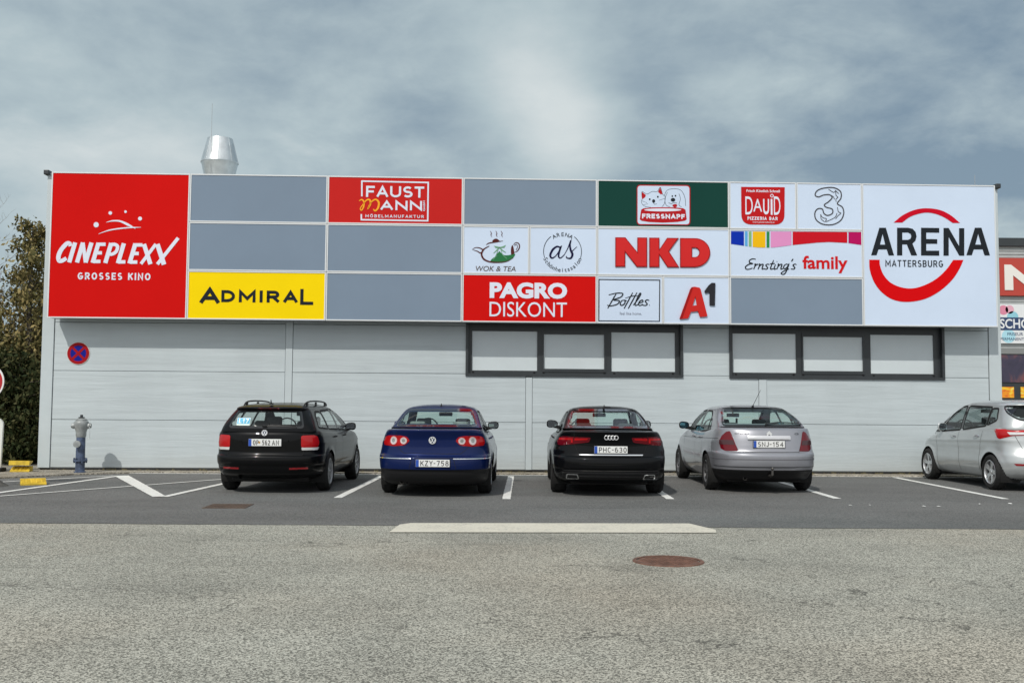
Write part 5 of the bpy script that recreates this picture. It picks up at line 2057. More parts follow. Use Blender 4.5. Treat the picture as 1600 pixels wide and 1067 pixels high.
M['alloy'] = pmat('alloy', (.60, .61, .62), .3, .85)
M['hubcap'] = pmat('hubcap_silver', (.36, .37, .38), .42, .4, vary=.15, vscale=10)
M['alloy_dark'] = pmat('alloy_dark', (.14, .14, .145), .35, .6)
M['glass'] = glass_mat('car_glass', (.84, .90, .88), .75)
M['glass_dark'] = glass_mat('car_glass_dark', (.58, .64, .63), .9)
M['glass_green'] = glass_mat('car_glass_green', (.80, .91, .87), .5)


def vw_badge(c, x, y, z, r, tilt=0.0):
    b = thing_child('emblem', c.root, (x, y, z))
    b.rotation_euler = (tilt, 0, 0)
    MB().lathe([(0, -.004), (r * .98, -.004), (r, .002), (r, .012)], 32, 'Y').build('emblem_disc', M['badge_blue'], b, True)
    mb = MB()
    stroke_in(mb, arc(0, 0, r * .9, r * .9, 0, 350, 35), r * .17, -.004, .003, True)
    stroke_in(mb, [(-r * .36, r * .80), (0, r * .06), (r * .36, r * .80)], r * .17, -.0042, .003)
    stroke_in(mb, [(-r * .80, r * .38), (-r * .42, -r * .70), (0, r * .0), (r * .42, -r * .70), (r * .80, r * .38)], r * .17, -.0044, .003)
    mb.build('emblem_letters', M['badge_silver'], b)


def circ(cx, cz, r, n=28, rz=None):
    return [(cx + r * math.cos(a), cz + (rz or r) * math.sin(a)) for a in np.linspace(0, 2 * math.pi, n + 1)[:-1]]


def both(c, name, poly, m, **kw):
    c.patch(name, poly, m, **kw)
    c.patch(name, mirror_poly(poly), m, **kw)


def roof_fin(c, y, x=0.0, h=.05, ln=.12):
    p, n = c.on(max(x, .01), c.sp['ztop'] - .02, 's', 1, 'up')
    zt = float(np.interp(y, *c.sp['roofline']))
    mb = MB().add([(x - .02, y - ln / 2, zt - .01), (x + .02, y - ln / 2, zt - .01), (x + .015, y + ln / 2, zt - .01), (x - .015, y + ln / 2, zt - .01), (x - .004, y - ln * .42, zt + h), (x + .004, y - ln * .42, zt + h)],
                  [(0, 1, 5, 4), (1, 2, 5), (2, 3, 4, 5), (3, 0, 4)])
    mb.build('roof_antenna', M['black'], c.root)


def exhaust(c, x, y, z, m):
    MB().lathe([(.03, 0), (.033, 0), (.033, .2), (.026, .2), (.026, .01), (.03, 0)], 20, 'Y', (x, y, z)).build('exhaust_pipe', m, c.root, True)


def black_estate():
    sp = dict(L=4.55, W=.875, wheels=[(1.0, .318), (3.578, .318)], ra=.352, tyre=(.318, .205, .215), track=.775, ztop=1.45, zd=1.0, drop=.06, d0=.2, d1=2.4, yp=2.0, roof_curve=.006,
              tr=.055, nr=2.9, nru=3.4, crease=(.006, .80), paint=car_paint('black_paint', (.003, .0032, .0038), 0, .35, dirt=.04, coat=.42),
              lower=[(.22, .70, .45, 4.2, .4), (.27, .80, .24, 4.42, .5), (.325, .832, .10, 4.5, .55), (.40, .855, .05, 4.54, .55), (.455, .862, .035, 4.55, .55), (.475, .868, .012, 4.55, .55), (.53, .873, .0, 4.55, .55),
                     (.59, .875, .003, 4.54, .55), (.605, .875, .02, 4.54, .55), (.615, .873, .055, 4.53, .55), (.66, .873, .075, 4.52, .55), (.80, .872, .075, 4.42, .55), (.92, .860, .08, 4.15, .5), (.97, .838, .10, 3.95, .45),
                     (.995, .81, .14, 3.8, .4), (1.0, .74, .25, 3.65, .4), (1.003, .5, .6, 3.3, .3), (1.004, .05, 1.4, 2.0, .2)],
              upper=[(.92, .80, .15, 3.7, .34), (.98, .80, .112, 3.62, .34), (1.05, .775, .118, 3.45, .34), (1.2, .70, .22, 3.08, .34), (1.31, .628, .32, 2.75, .32), (1.34, .605, .345, 2.62, .32), (1.348, .60, .305, 2.58, .32), (1.365, .585, .30, 2.52, .32),
                     (1.385, .55, .335, 2.45, .3), (1.41, .475, .44, 2.35, .3), (1.43, .37, .65, 2.25, .3), (1.445, .25, .95, 2.1, .2), (1.45, .03, 1.4, 1.6, .1)],
              doors=[('door#a', 1.22, 2.07), ('door#b', 2.07, 3.12)], bumper_z=.61, lid=[(-.60, .612), (.60, .612), (.62, .76), (.60, .99), (-.60, .99), (-.62, .76)], lid_name='tailgate',
              glass=[('s', fillet([(-.60, 1.05), (.60, 1.05), (.505, 1.315), (-.505, 1.315)], .05), 'rear_window'),
                     ('y', fillet([(.52, 1.045), (1.17, 1.01), (1.17, 1.295), (.86, 1.295), (.66, 1.22)], .05), 'side_window'), ('y', fillet([(1.25, 1.005), (2.02, .985), (2.02, 1.325), (1.25, 1.305)], .04), 'side_window'),
                     ('y', fillet([(2.11, .98), (3.06, .95), (2.72, 1.20), (2.45, 1.32), (2.11, 1.33)], .04), 'side_window'), ('f', [(-.66, 1.0), (.66, 1.0), (.57, 1.32), (-.57, 1.32)], 'windscreen')],
              shelf=([.2, 3.6], [1.0, .93]), dash_y=3.05, dash_z=1.0, mir_y=2.75, mir_z=1.24, roofline=([.2, 2], [1.40, 1.45]))
    c = Car('parked_car', 'black estate car with roof rails and blue L17 sticker in rear window', (-3.898, 16.16, .004), 1.2, sp)
    c.glazing(M['glass'])
    c.wheels(M['hubcap'], 9)
    both(c, 'tail_light', fillet([(.575, .735), (.57, .922), (.78, .93), (.86, .91), (.90, .82), (.87, .735)], .03), M['lamp_red'], off=.006, thick=.012, dome=.006)
    both(c, 'reversing_light', fillet([(.585, .693), (.58, .738), (.90, .738), (.87, .695)], .012), M['lamp_clear'], off=.005, thick=.010)
    both(c, 'reflector', fillet([(.40, .392), (.40, .42), (.70, .425), (.70, .395)], .01), M['reflector'], off=.004, thick=.006)
    c.patch('brake_light', fillet([(-.17, 1.336), (.17, 1.336), (.165, 1.358), (-.165, 1.358)], .006), M['lamp_deep'], shell='up', off=.004, thick=.004)
    c.plate(0.01, .812, .058, 0, [('OP', .14, .31), ('562', .42, .66), ('AN', .72, .93)])
    b = MB()
    fill_in(b, [[(-.09, .83), (-.065, .83), (-.063, .81), (-.0775, .79), (-.092, .81)]], .056, .001)
    b.build('plate_crest', pmat('crest_gold', (.45, .25, .05), .4), c.root)
    c.patch('plate_recess', fillet([(-.36, .74), (.36, .74), (.40, .885), (-.40, .885)], .03), sp['paint'], off=.004, thick=.006, hole=fillet([(-.335, .75), (.335, .75), (.37, .875), (-.37, .875)], .03))
    vw_badge(c, 0.0, .068, .965, .047, R(-8))
    c.seams([([(-.60, .985), (-.63, .80), (-.60, .612), (.60, .612), (.63, .80), (.60, .985)], 's', 1, 'lo')] +
            [([(y, .28), (y, .93)], 'y', s, 'lo') for y in (1.42, 2.07, 3.10) for s in (1, -1)])
    hm = sp['paint']
    for sd in (1, -1):
        for y, nm in ((1.42, 'door#a'), (2.27, 'door#b')):
            c.handle(y - .0, .875, sd, hm, parent=c.parts.get(nm + ('R' if sd > 0 else 'L')))
        rl = catmull([(sd * .492, .62, 1.385), (sd * .497, .76, 1.442), (sd * .50, 1.0, 1.464), (sd * .50, 1.5, 1.472), (sd * .50, 2.1, 1.460), (sd * .497, 2.36, 1.43), (sd * .49, 2.44, 1.395)], 8)
        mb = MB().tube(rl, [.013] * len(rl), 8)
        for y in (.82, 1.5, 2.25):
            mb.rbox(sd * .50 - .012, sd * .50 + .012, y - .04, y + .04, 1.38, 1.455, .006, 1)
        mb.build('roof_rail', M['black'], c.root, True)
        c.mirror(sd, .865, 2.86, 1.02, sp['paint'])
    MB().tube([(.0, .45, 1.42), (.0, .42, 1.49)], [.014, .006], 8).rbox(-.025, .025, .40, .52, 1.415, 1.435, .008, 1).build('roof_antenna', M['black'], c.root, True)
    mb = MB()
    c.strip('w', [(-.02, 1.065), (.10, 1.072), (.30, 1.066), (.50, 1.055)], .02, M['black'], shell='up', off=.02, mb=mb)
    mb.rbox(-.05, .03, .09, .125, 1.05, 1.085, .01, 1)
    mb.build('rear_wiper', M['black'], c.root)
    exhaust(c, -.42, .24, .255, M['under'])
    for sd in (1, -1):
        c.patch('window_pillar', [(2.02, .99), (2.11, .99), (2.11, 1.325), (2.02, 1.32)], M['gloss_black'], mode='y', side=sd, shell='up', off=.0025, thick=.004)
    c.seats(2.0, 1.13, rear_y=1.25, rear_z=1.10)
    st = thing_child('window_sticker', c.root, (-.37, .185, 1.135))
    st.rotation_euler = (R(-28), 0, 0)
    MB().box(-.105, .105, 0, .002, -.065, .07).build('sticker_sheet', M['plate_white'], st)
    MB().box(-.10, .10, -.0012, 0, -.038, .065).build('blue_field', pmat('sticker_blue', (.06, .42, .72), .5), st)
    mb = MB()
    sans_in(mb, 'L17', -.075, .08, -.025, .052, -.0018, .2, t=.001)
    mb.build('lettering', M['plate_white'], st)
    return c


def blue_saloon():
    sp = dict(L=4.765, W=.905, wheels=[(1.08, .318), (3.79, .318)], ra=.352, tyre=(.318, .215, .215), track=.775, ztop=1.437, zd=1.05, drop=.09, d0=.35, d1=1.5, yp=2.2, roof_curve=.006,
              tr=.09, nr=2.7, crease=(.005, .84), paint=car_paint('deep_blue_paint', (.004, .013, .075), .25, .3, dirt=.06, coat=.6),
              lower=[(.17, .72, .40, 4.4, .4), (.21, .80, .22, 4.6, .5), (.26, .85, .12, 4.68, .55), (.36, .875, .05, 4.74, .55), (.425, .885, .03, 4.755, .55), (.435, .89, .008, 4.76, .55), (.52, .90, .0, 4.765, .55), (.595, .905, .004, 4.76, .55),
                     (.62, .905, .012, 4.755, .55), (.640, .903, .05, 4.75, .55), (.66, .900, .07, 4.74, .6), (.78, .880, .085, 4.66, .65), (.88, .855, .082, 4.4, .65), (.95, .832, .062, 4.1, .62), (1.0, .808, .04, 3.95, .6), (1.03, .785, .03, 3.9, .58),
                     (1.042, .745, .055, 3.85, .5), (1.05, .68, .16, 3.75, .4), (1.055, .5, .5, 3.5, .3), (1.056, .05, 1.4, 2.2, .2)],
              upper=[(.97, .79, .52, 3.72, .3), (1.03, .775, .56, 3.6, .3), (1.07, .758, .62, 3.5, .3), (1.2, .695, .93, 3.12, .3), (1.31, .635, 1.27, 2.85, .3), (1.36, .595, 1.46, 2.72, .3), (1.39, .545, 1.6, 2.62, .3), (1.41, .46, 1.72, 2.52, .3),
                     (1.425, .33, 1.85, 2.42, .2), (1.435, .15, 2.0, 2.3, .1), (1.437, .02, 2.12, 2.18, .05)],
              doors=[('door#a', 1.45, 2.05), ('door#b', 2.05, 3.15)], valance_z=.431, bumper_z=.642, lid=[(-.44, .675), (.44, .675), (.52, .74), (.585, .80), (.585, 1.035), (-.585, 1.035), (-.585, .80), (-.52, .74)], lid_name='boot_lid',
              glass=[('s', fillet([(-.665, 1.088), (.665, 1.088), (.545, 1.34), (-.545, 1.34)], .05), 'rear_window'),
                     ('y', fillet([(1.32, .99), (2.0, .965), (2.0, 1.315), (1.72, 1.315), (1.45, 1.13)], .04), 'side_window'), ('y', fillet([(2.09, .962), (3.14, .93), (2.78, 1.18), (2.5, 1.30), (2.09, 1.318)], .04), 'side_window'),
                     ('f', [(-.66, 1.02), (.66, 1.02), (.54, 1.33), (-.54, 1.33)], 'windscreen')],
              shelf=([.5, 1.2, 1.7, 3.6], [1.068, 1.062, .98, .92]), dash_y=3.1, dash_z=1.02, mir_y=2.72, mir_z=1.26, roofline=([1.6, 2.2], [1.40, 1.437]))
    c = Car('parked_car', 'dark blue saloon car with round white lights inside red tail lamps', (-1.215, 15.75, .004), .7, sp)
    c.glazing(M['glass_green'])
    c.wheels(M['alloy'], 5)
    lamp = fillet([(.352, .872), (.40, .932), (.52, .950), (.78, .945), (.90, .92), (.93, .85), (.88, .795), (.62, .783), (.43, .80)], .03)
    both(c, 'tail_light', lamp, M['lamp_red'], off=.006, thick=.012, dome=.006)
    for sx, sc in ((1, 1), (-1, 1)):
        for x, r in ((.632, .062), (.452, .053)):
            x = x * sx
            c.patch('round_light', circ(x, .872, r * 1.06), M['lamp_pink'], off=.0165, thick=.005, res=.02)
            c.patch('lamp_lens', circ(x, .872, r * .84), M['lamp_clear'], off=.0185, thick=.004, res=.02)
            c.patch('lamp_bulb', circ(x, .872, r * .52), M['lamp_grey'], off=.0205, thick=.003, res=.02)
    c.patch('chrome_strip', [(.325, .594), (.325, .606), (1.25, .608), (1.25, .596)], M['chrome'], off=.005, thick=.008)
    c.patch('chrome_strip', mirror_poly([(.325, .594), (.325, .606), (1.25, .608), (1.25, .596)]), M['chrome'], off=.005, thick=.008)
    c.plate(0.015, .533, -.012, 0, [('KZY', .14, .50), ('-', .53, .58), ('758', .62, .97)])
    vw_badge(c, 0.0, .072, .88, .056)
    c.seams([([(-.585, 1.03), (-.585, .80), (-.52, .735), (-.44, .675), (.44, .675), (.52, .735), (.585, .80), (.585, 1.03)], 's', 1, 'lo'),
             ([(-.35, .445), (-.31, .612), (.33, .612), (.37, .445)], 's', 1, 'lo')] + [([(y, .28), (y, .93)], 'y', s, 'lo') for y in (1.5, 2.05, 3.12) for s in (1, -1)])
    for sd in (1, -1):
        for y, nm in ((1.62, 'door#a'), (2.22, 'door#b')):
            c.handle(y, .87, sd, sp['paint'], parent=c.parts.get(nm + ('R' if sd > 0 else 'L')))
        c.mirror(sd, .85, 2.92, 1.065, M['black'] if sd > 0 else sp['paint'])
    roof_fin(c, 1.75, .0, .04)
    exhaust(c, -.48, .22, .23, M['brake'])
    exhaust(c, -.40, .22, .23, M['brake'])
    for sd in (1, -1):
        c.patch('window_pillar', [(2.0, .97), (2.09, .97), (2.09, 1.312), (2.0, 1.31)], M['gloss_black'], mode='y', side=sd, shell='up', off=.0025, thick=.004)
    c.seats(2.15, 1.12, rear_y=1.28, rear_z=1.12, m=M['seat_light'])
    return c


def black_saloon():
    sp = dict(L=4.915, W=.937, wheels=[(1.08, .335), (3.99, .335)], ra=.370, tyre=(.335, .245, .235), track=.795, ztop=1.428, zd=1.04, drop=.09, d0=.35, d1=1.6, yp=2.3, roof_curve=.006,
              tr=.09, nr=2.7, crease=(.007, .86), paint=car_paint('jet_black_paint', (.003, .0033, .004), 0, .3, dirt=.03, coat=.42),
              lower=[(.20, .76, .40, 4.6, .4), (.25, .84, .20, 4.75, .5), (.30, .885, .085, 4.83, .55), (.34, .90, .045, 4.87, .55), (.40, .912, .03, 4.89, .55), (.435, .918, .03, 4.9, .55), (.448, .92, .006, 4.9, .55), (.53, .93, .0, 4.915, .55),
                     (.60, .934, .006, 4.91, .55), (.625, .934, .03, 4.9, .55), (.64, .932, .065, 4.9, .55), (.70, .932, .085, 4.88, .55), (.80, .912, .085, 4.75, .62), (.90, .882, .07, 4.4, .62), (.96, .855, .045, 4.1, .6), (1.005, .822, .018, 3.95, .55),
                     (1.02, .80, .016, 3.9, .52), (1.026, .765, .07, 3.85, .45), (1.036, .69, .2, 3.8, .4), (1.046, .5, .5, 3.5, .3), (1.048, .05, 1.4, 2.2, .2)],
              upper=[(.96, .80, .50, 3.85, .3), (1.02, .785, .55, 3.72, .3), (1.06, .762, .62, 3.6, .3), (1.2, .70, 1.02, 3.25, .3), (1.31, .638, 1.4, 2.95, .3), (1.355, .598, 1.58, 2.82, .3), (1.385, .545, 1.72, 2.72, .3), (1.405, .45, 1.85, 2.6, .3),
                     (1.42, .30, 2.0, 2.5, .2), (1.428, .03, 2.2, 2.3, .05)],
              doors=[('door#a', 1.5, 2.15), ('door#b', 2.15, 3.25)], bumper_z=.64, lid=[(-.50, .645), (.50, .645), (.58, .83), (.60, 1.02), (-.60, 1.02), (-.58, .83)], lid_name='boot_lid',
              glass=[('s', fillet([(-.675, 1.08), (.675, 1.08), (.55, 1.355), (-.55, 1.355)], .05), 'rear_window'),
                     ('y', fillet([(1.42, .985), (2.1, .96), (2.1, 1.315), (1.85, 1.315), (1.55, 1.13)], .04), 'side_window'), ('y', fillet([(2.19, .958), (3.25, .93), (2.88, 1.18), (2.6, 1.30), (2.19, 1.318)], .04), 'side_window'),
                     ('f', [(-.68, 1.02), (.68, 1.02), (.55, 1.33), (-.55, 1.33)], 'windscreen')],
              shelf=([.5, 1.2, 1.8, 3.7], [1.062, 1.058, .98, .92]), dash_y=3.2, dash_z=1.0, mir_y=2.85, mir_z=1.26, roofline=([1.6, 2.2], [1.385, 1.428]))
    c = Car('parked_car', 'shiny black saloon car with four chrome rings and wide dark red lamps', (1.565, 16.04, .004), 1.0, sp)
    c.glazing(M['glass_green'])
    c.wheels(M['alloy_dark'], 10)
    lamp = fillet([(.318, .930), (.350, .856), (.60, .825), (.84, .80), (.93, .805), (.98, .865), (.92, .925), (.80, .943)], .02)
    both(c, 'tail_light', lamp, M['lamp_deep'], off=.006, thick=.012, dome=.005)
    both(c, 'light_bar', fillet([(.36, .918), (.368, .895), (.58, .882), (.58, .918)], .008), M['lamp_red'], off=.0145, thick=.004)
    both(c, 'light_bar', fillet([(.61, .918), (.61, .845), (.64, .842), (.64, .890), (.90, .880), (.91, .912)], .008), M['lamp_red'], off=.0145, thick=.004)
    c.patch('chrome_strip', fillet([(-.50, .651), (.50, .651), (.505, .668), (-.505, .668)], .004), M['chrome'], off=.006, thick=.01)
    c.plate(-0.005, .742, .060, 0, [('PHC', .14, .50), ('-', .53, .58), ('630', .62, .97)])
    rg = thing_child('emblem', c.root, (0, .048, .932))
    for k in range(4):
        mb = MB()
        x = (k - 1.5) * .050
        mb.tube([(x + .032 * math.cos(a), -.004 + .001 * (k % 2), .032 * math.sin(a)) for a in np.linspace(0, 2 * math.pi, 29)], .0055, 8, False)
        mb.build('emblem_ring', M['badge_silver'], rg, True)
    c.seams([([(-.60, 1.01), (-.585, .83), (-.50, .643), (.50, .643), (.585, .83), (.60, 1.01)], 's', 1, 'lo')] + [([(y, .28), (y, .93)], 'y', s, 'lo') for y in (1.6, 2.15, 3.22) for s in (1, -1)])
    c.patch('diffuser', fillet([(-.80, .275), (.80, .275), (.84, .40), (-.84, .40)], .03), M['black'], off=.003, thick=.004)
    for z, w in ((.408, .014), (.372, .010), (.325, .010)):
        c.patch('diffuser_fin', [(-.80, z), (.80, z), (.80, z + w), (-.80, z + w)], M['gloss_black'], off=.014, thick=.015)
    for sd in (1, -1):
        o = fillet([(.50 * sd, .290), (.735 * sd, .285), (.715 * sd, .362), (.525 * sd, .362)], .02)
        i = fillet([(.518 * sd, .301), (.712 * sd, .297), (.697 * sd, .351), (.537 * sd, .351)], .016)
        ex = c.patch('exhaust_trim', o, M['chrome'], off=.016, thick=.02, hole=i)
        c.patch('exhaust_opening', i, M['under'], off=.008, thick=.004, parent=ex)
        for y, nm in ((1.72, 'door#a'), (2.34, 'door#b')):
            c.handle(y, .875, sd, sp['paint'], parent=c.parts.get(nm + ('R' if sd > 0 else 'L')))
        c.mirror(sd, .86, 3.0, 1.09, sp['paint'], w=.21, h=.14)
    roof_fin(c, 1.68, .0, .055, .14)
    for sd in (1, -1):
        c.patch('window_pillar', [(2.1, .97), (2.19, .97), (2.19, 1.312), (2.1, 1.31)], M['gloss_black'], mode='y', side=sd, shell='up', off=.0025, thick=.004)
    c.seats(2.25, 1.13, rear_y=1.45, rear_z=1.10)
    return c


def silver_liftback():
    sp = dict(L=4.62, W=.885, wheels=[(1.0, .318), (3.75, .318)], ra=.358, tyre=(.318, .205, .195), track=.785, ztop=1.465, zd=1.07, drop=.09, d0=.5, d1=1.8, yp=2.0, roof_curve=.006,
              tr=.07, nr=2.5, crease=(.004, .86), paint=car_paint('lilac_silver_paint', (.30, .305, .335), .55, .34, dirt=.12, coat=.8),
              lower=[(.20, .74, .36, 4.3, .4), (.25, .80, .20, 4.45, .5), (.33, .835, .12, 4.52, .55), (.372, .85, .05, 4.54, .55), (.43, .862, .03, 4.56, .55), (.446, .865, .014, 4.57, .55), (.55, .875, .0, 4.6, .58), (.61, .88, .0, 4.61, .58), (.652, .882, .01, 4.62, .58),
                     (.675, .88, .04, 4.61, .58), (.69, .878, .075, 4.6, .58), (.80, .870, .10, 4.5, .62), (.92, .852, .125, 4.2, .62), (1.0, .832, .15, 3.95, .58), (1.05, .808, .178, 3.8, .5), (1.073, .77, .215, 3.75, .4), (1.083, .70, .32, 3.6, .4), (1.09, .4, .7, 3.3, .3), (1.092, .05, 1.4, 2.2, .2)],
              upper=[(1.0, .79, .36, 3.75, .34), (1.06, .778, .40, 3.62, .34), (1.10, .762, .44, 3.5, .34), (1.2, .728, .60, 3.22, .34), (1.32, .66, .88, 2.88, .34), (1.39, .608, 1.12, 2.66, .34), (1.42, .56, 1.25, 2.55, .3), (1.44, .48, 1.4, 2.45, .3),
                     (1.455, .34, 1.6, 2.28, .2), (1.463, .15, 1.8, 2.1, .1), (1.465, .03, 1.9, 2.0, .03)],
              doors=[('door#a', 1.3, 2.05), ('door#b', 2.05, 3.15)], valance_z=.385, bumper_z=.675, lid=[(-.50, .69), (.50, .69), (.66, 1.03), (.62, 1.07), (-.62, 1.07), (-.66, 1.03)], lid_name='tailgate',
              glass=[('s', fillet([(-.705, 1.115), (.705, 1.115), (.585, 1.385), (.40, 1.405), (-.40, 1.405), (-.585, 1.385)], .06), 'rear_window'),
                     ('y', fillet([(1.12, 1.03), (1.32, 1.015), (1.32, 1.22), (1.22, 1.19)], .02), 'side_window'), ('y', fillet([(1.36, 1.01), (2.02, .98), (2.02, 1.36), (1.60, 1.345), (1.38, 1.255)], .04), 'side_window'), ('y', fillet([(2.11, .975), (3.14, .945), (2.78, 1.2), (2.48, 1.34), (2.11, 1.362)], .04), 'side_window'),
                     ('f', [(-.66, 1.04), (.66, 1.04), (.55, 1.36), (-.55, 1.36)], 'windscreen')],
              shelf=([.3, 1.2, 1.7, 3.7], [1.1, 1.09, 1.0, .94]), dash_y=3.1, dash_z=1.03, mir_y=2.75, mir_z=1.27, roofline=([1.1, 2.0], [1.41, 1.465]))
    c = Car('parked_car', 'lilac silver liftback car with tall triangular dark red lamps and tow ball', (4.265, 16.87, .004), -.6, sp)
    c.glazing(M['glass_green'])
    c.wheels(M['alloy_dark'], 8)
    lamp = fillet([(.630, 1.022), (.70, 1.015), (.80, .945), (.865, .85), (.83, .735), (.74, .695), (.515, .700)], .025)
    both(c, 'tail_light', lamp, M['lamp_deep'], off=.006, thick=.012, dome=.006)
    both(c, 'lamp_band', fillet([(.592, .875), (.563, .80), (.855, .80), (.85, .875)], .01), M['lamp_smoke'], off=.0145, thick=.004)
    c.patch('plate_bar', fillet([(-.355, .885), (.355, .885), (.355, .95), (-.355, .95)], .02), pmat('bar_silver', (.62, .62, .64), .3, .5), off=.026, thick=.034, dome=.014)
    c.plate(-.01, .815, .082, 0, [('SNJ', .14, .48), ('-', .51, .57), ('154', .61, .95)])
    p = thing_child('emblem', c.root, (0, .128, 1.0))
    for dz in (0, -.028):
        mb = MB()
        stroke_in(mb, [(-.042, -.02 + dz), (0, .022 + dz), (.042, -.02 + dz)], .019, 0, .012)
        mb.build('chevron', M['badge_silver'], p)
    MB_ = MB()
    text_in(MB_, 'CITROËN', -.56, -.33, .972, 1.0, .0, .004, bold=.01)
    c.conform(MB_)
    o = MB_.build('model_lettering', M['badge_dark'], c.root)
    MB_ = MB()
    text_in(MB_, 'C5', .45, .53, .972, 1.0, .0, .004, bold=.01)
    c.conform(MB_)
    MB_.build('model_lettering', M['badge_dark'], c.root)
    c.patch('bumper_strip', [(-1.25, .556), (1.25, .556), (1.25, .574), (-1.25, .574)], pmat('strip_grey', (.12, .12, .135), .5), off=.004, thick=.006)
    c.seams([([(-.655, 1.03), (-.505, .688), (.505, .688), (.655, 1.03)], 's', 1, 'lo'), ([(-1.1, .446), (1.1, .446)], 's', 1, 'lo')] + [([(y, .28), (y, .95)], 'y', s, 'lo') for y in (1.42, 2.05, 3.12) for s in (1, -1)] +
            [([(.45, .90), (1.6, .875), (3.3, .85)], 'y', s, 'lo') for s in (1, -1)], .006)
    rub = pmat('rub_strip', (.42, .41, .44), .4, .3)
    for sd in (1, -1):
        for a, b in ((1.45, 2.02), (2.09, 3.08)):
            c.patch('rub_strip', [(a, .545), (b, .545), (b, .595), (a, .595)], rub, mode='y', side=sd, off=.008, thick=.012)
        for y, nm in ((1.58, 'door#a'), (2.24, 'door#b')):
            c.handle(y, .885, sd, sp['paint'], parent=c.parts.get(nm + ('R' if sd > 0 else 'L')))
        c.mirror(sd, .915, 2.88, 1.075, M['black'], w=.20, h=.135, glass_m=M['mirror_sky_tint'])
    MB().tube([(0, 1.22, 1.425), (0, 1.20, 1.455)], [.025, .012], 10).tube([(0, 1.20, 1.45), (.04, .82, 1.72)], [.005, .003], 6).build('roof_antenna', M['black'], c.root)
    mb = MB()
    c.strip('w', [(.02, 1.125), (.25, 1.155), (.50, 1.145), (.69, 1.128)], .018, M['black'], shell='up', off=.02, mb=mb)
    mb.build('rear_wiper', M['black'], c.root)
    mb = MB().tube([(0, .25, .30), (0, .05, .30), (0, -.06, .33), (0, -.065, .40)], [.022, .022, .02, .018], 10)
    b = bmesh.new()
    bmesh.ops.create_uvsphere(b, u_segments=14, v_segments=10, radius=.026, matrix=Matrix.Translation((0, -.065, .425)))
    b.verts.index_update()
    mb.add([v.co[:] for v in b.verts], [[v.index for v in f.verts] for f in b.faces])
    b.free()
    mb.build('tow_ball', M['brake'], c.root, True)
    exhaust(c, -.38, .22, .25, M['brake'])
    for sd in (1, -1):
        c.patch('window_pillar', [(2.02, .985), (2.11, .985), (2.11, 1.355), (2.02, 1.352)], M['gloss_black'], mode='y', side=sd, shell='up', off=.0025, thick=.004)
    c.seats(2.1, 1.13, rear_y=1.32, rear_z=1.12)
    MB().tube([(.05, 2.68, 1.26), (.05, 2.68, 1.20)], .003, 5).rbox(.03, .07, 2.675, 2.685, 1.10, 1.21, .006, 1).build('hanging_freshener', M['cabin'], c.root)
    return c


